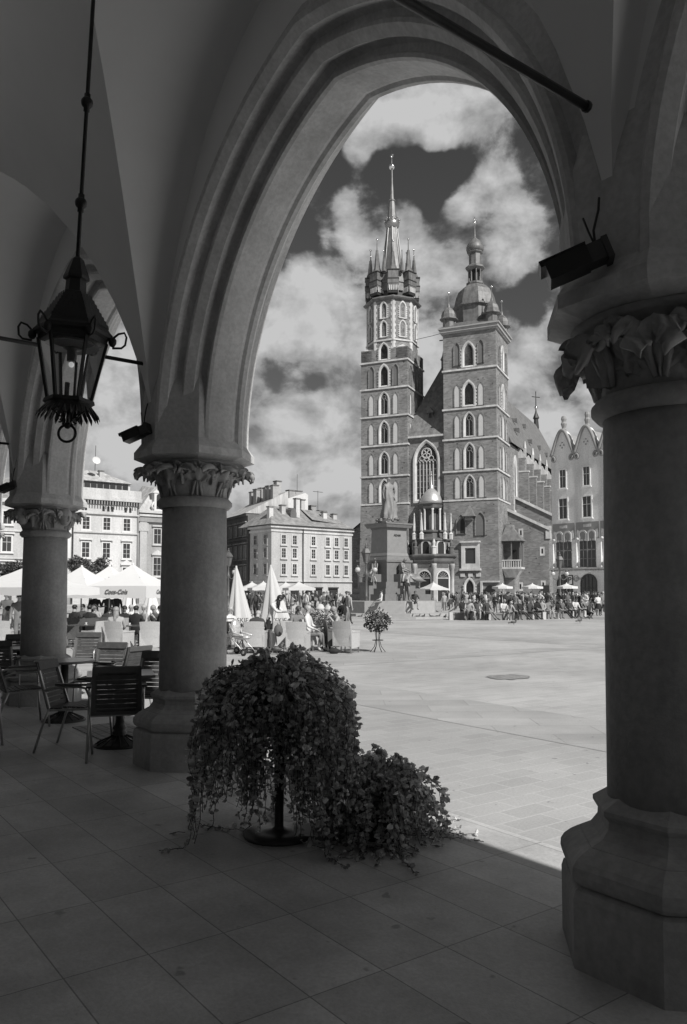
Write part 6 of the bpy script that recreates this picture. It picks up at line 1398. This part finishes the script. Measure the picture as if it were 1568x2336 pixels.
for k in range(6): a = H6+k*pi/3; b.tube([((.1-.05*sin(t*.6))*cos(a), (.1-.05*sin(t*.6))*sin(a), -.05-.02*t) for t in range(5)], .005, 5)
for k in range(5): a = k*2*pi/5; b.tube([(.045*cos(a)+.018*cos(t)*cos(a), .045*sin(a)+.018*cos(t)*sin(a), -.115+.018*sin(t)) for t in [q*pi/5 for q in range(9)]], .005, 5)
b.out('frill', ln)
b = mb(IRON, True); b.tube([(0,0,-.05),(0,0,-.14)], .01, 6); b.sph((0,0,-.145), .02, 8, 6); b.tube([(.048*cos(t*pi/10), 0, -.19+.048*sin(t*pi/10)) for t in range(20)], .0075, 7, closed=True); b.out('ring', ln)
b = mb(GLASS); 
for k in range(6):
    a0, a1 = H6+k*pi/3, H6+(k+1)*pi/3; b.add([(.178*cos(a0),.178*sin(a0),.33),(.178*cos(a1),.178*sin(a1),.33),(.114*cos(a1),.114*sin(a1),.005),(.114*cos(a0),.114*sin(a0),.005)], [(0,1,2,3)])
b.out('glass', ln)
b = mb(mat('enamel_reflector', .35, .3, .1, 4), True); b.lathe([(.15,.30),(.12,.325),(.0,.335)], 20, cap=False); b.out('reflector', ln)
b = mb(DMET, True); b.lathe([(.05,.29),(.028,.28),(.026,.22)], 12); b.tube([(.02,.02,0),(.02,.02,.22)], .008, 6); b.tube([(-.02,.01,0),(-.02,.01,.10)], .014, 8); b.out('lamp_holder', ln)
b = mb(mat('bulb', .9, .2, 0, 1, emit=.35), True); b.sph((0,0,.20), .016, 10, 8); b.out('bulb', ln)
# ---------------- floodlights on the pillars ----------------
BLK = mat('black_housing', .012, .35, .2, 9)
def flood(u, v, y, sc, lab, cable=True):
    p = at(u, v, y); t = thing('floodlight', lab, 'floodlight', p, radians(-14), 'box floodlights on the pillars'); 
    b = mb(BLK); b.T = Matrix.Rotation(radians(-20), 4, 'Y')
    b.box(-.115,.06,-.06,.06,-.042,.042); b.box(-.135,.06,-.065,.065,.042,.048); b.box(-.135,-.115,-.065,.065,.02,.048); b.out('housing', t)
    b = mb(DMET); b.T = Matrix.Rotation(radians(-20), 4, 'Y'); b.box(.06,.125,-.045,.045,-.04,.04); b.box(.125,.15,-.05,.05,-.05,.045); b.out('bracket', t)
    b = mb(IRON, True); b.tube([(.085,0,.07),(.08,.01,.14),(.10,.0,.22),(.105,.02,.28)], .006, 5); b.tube([(.085,0,.07),(.06,.0,.13),(.04,.02,.20)], .005, 5); b.out('cable', t)
    t.scale = (sc,)*3; return t
flood(1310, 603, 3.2, 1.0, 'black box floodlight high on the right pillar, jutting over the open arch')
flood(310, 990, 7.15, 1.0, 'black box floodlight on the left side of the middle pillar, above its capital')
flood(17, 1112, 11.0, 1.0, 'black box floodlight at the left edge beside the far pillar')
# small bolt on the arch of the far pillar and middle pillar
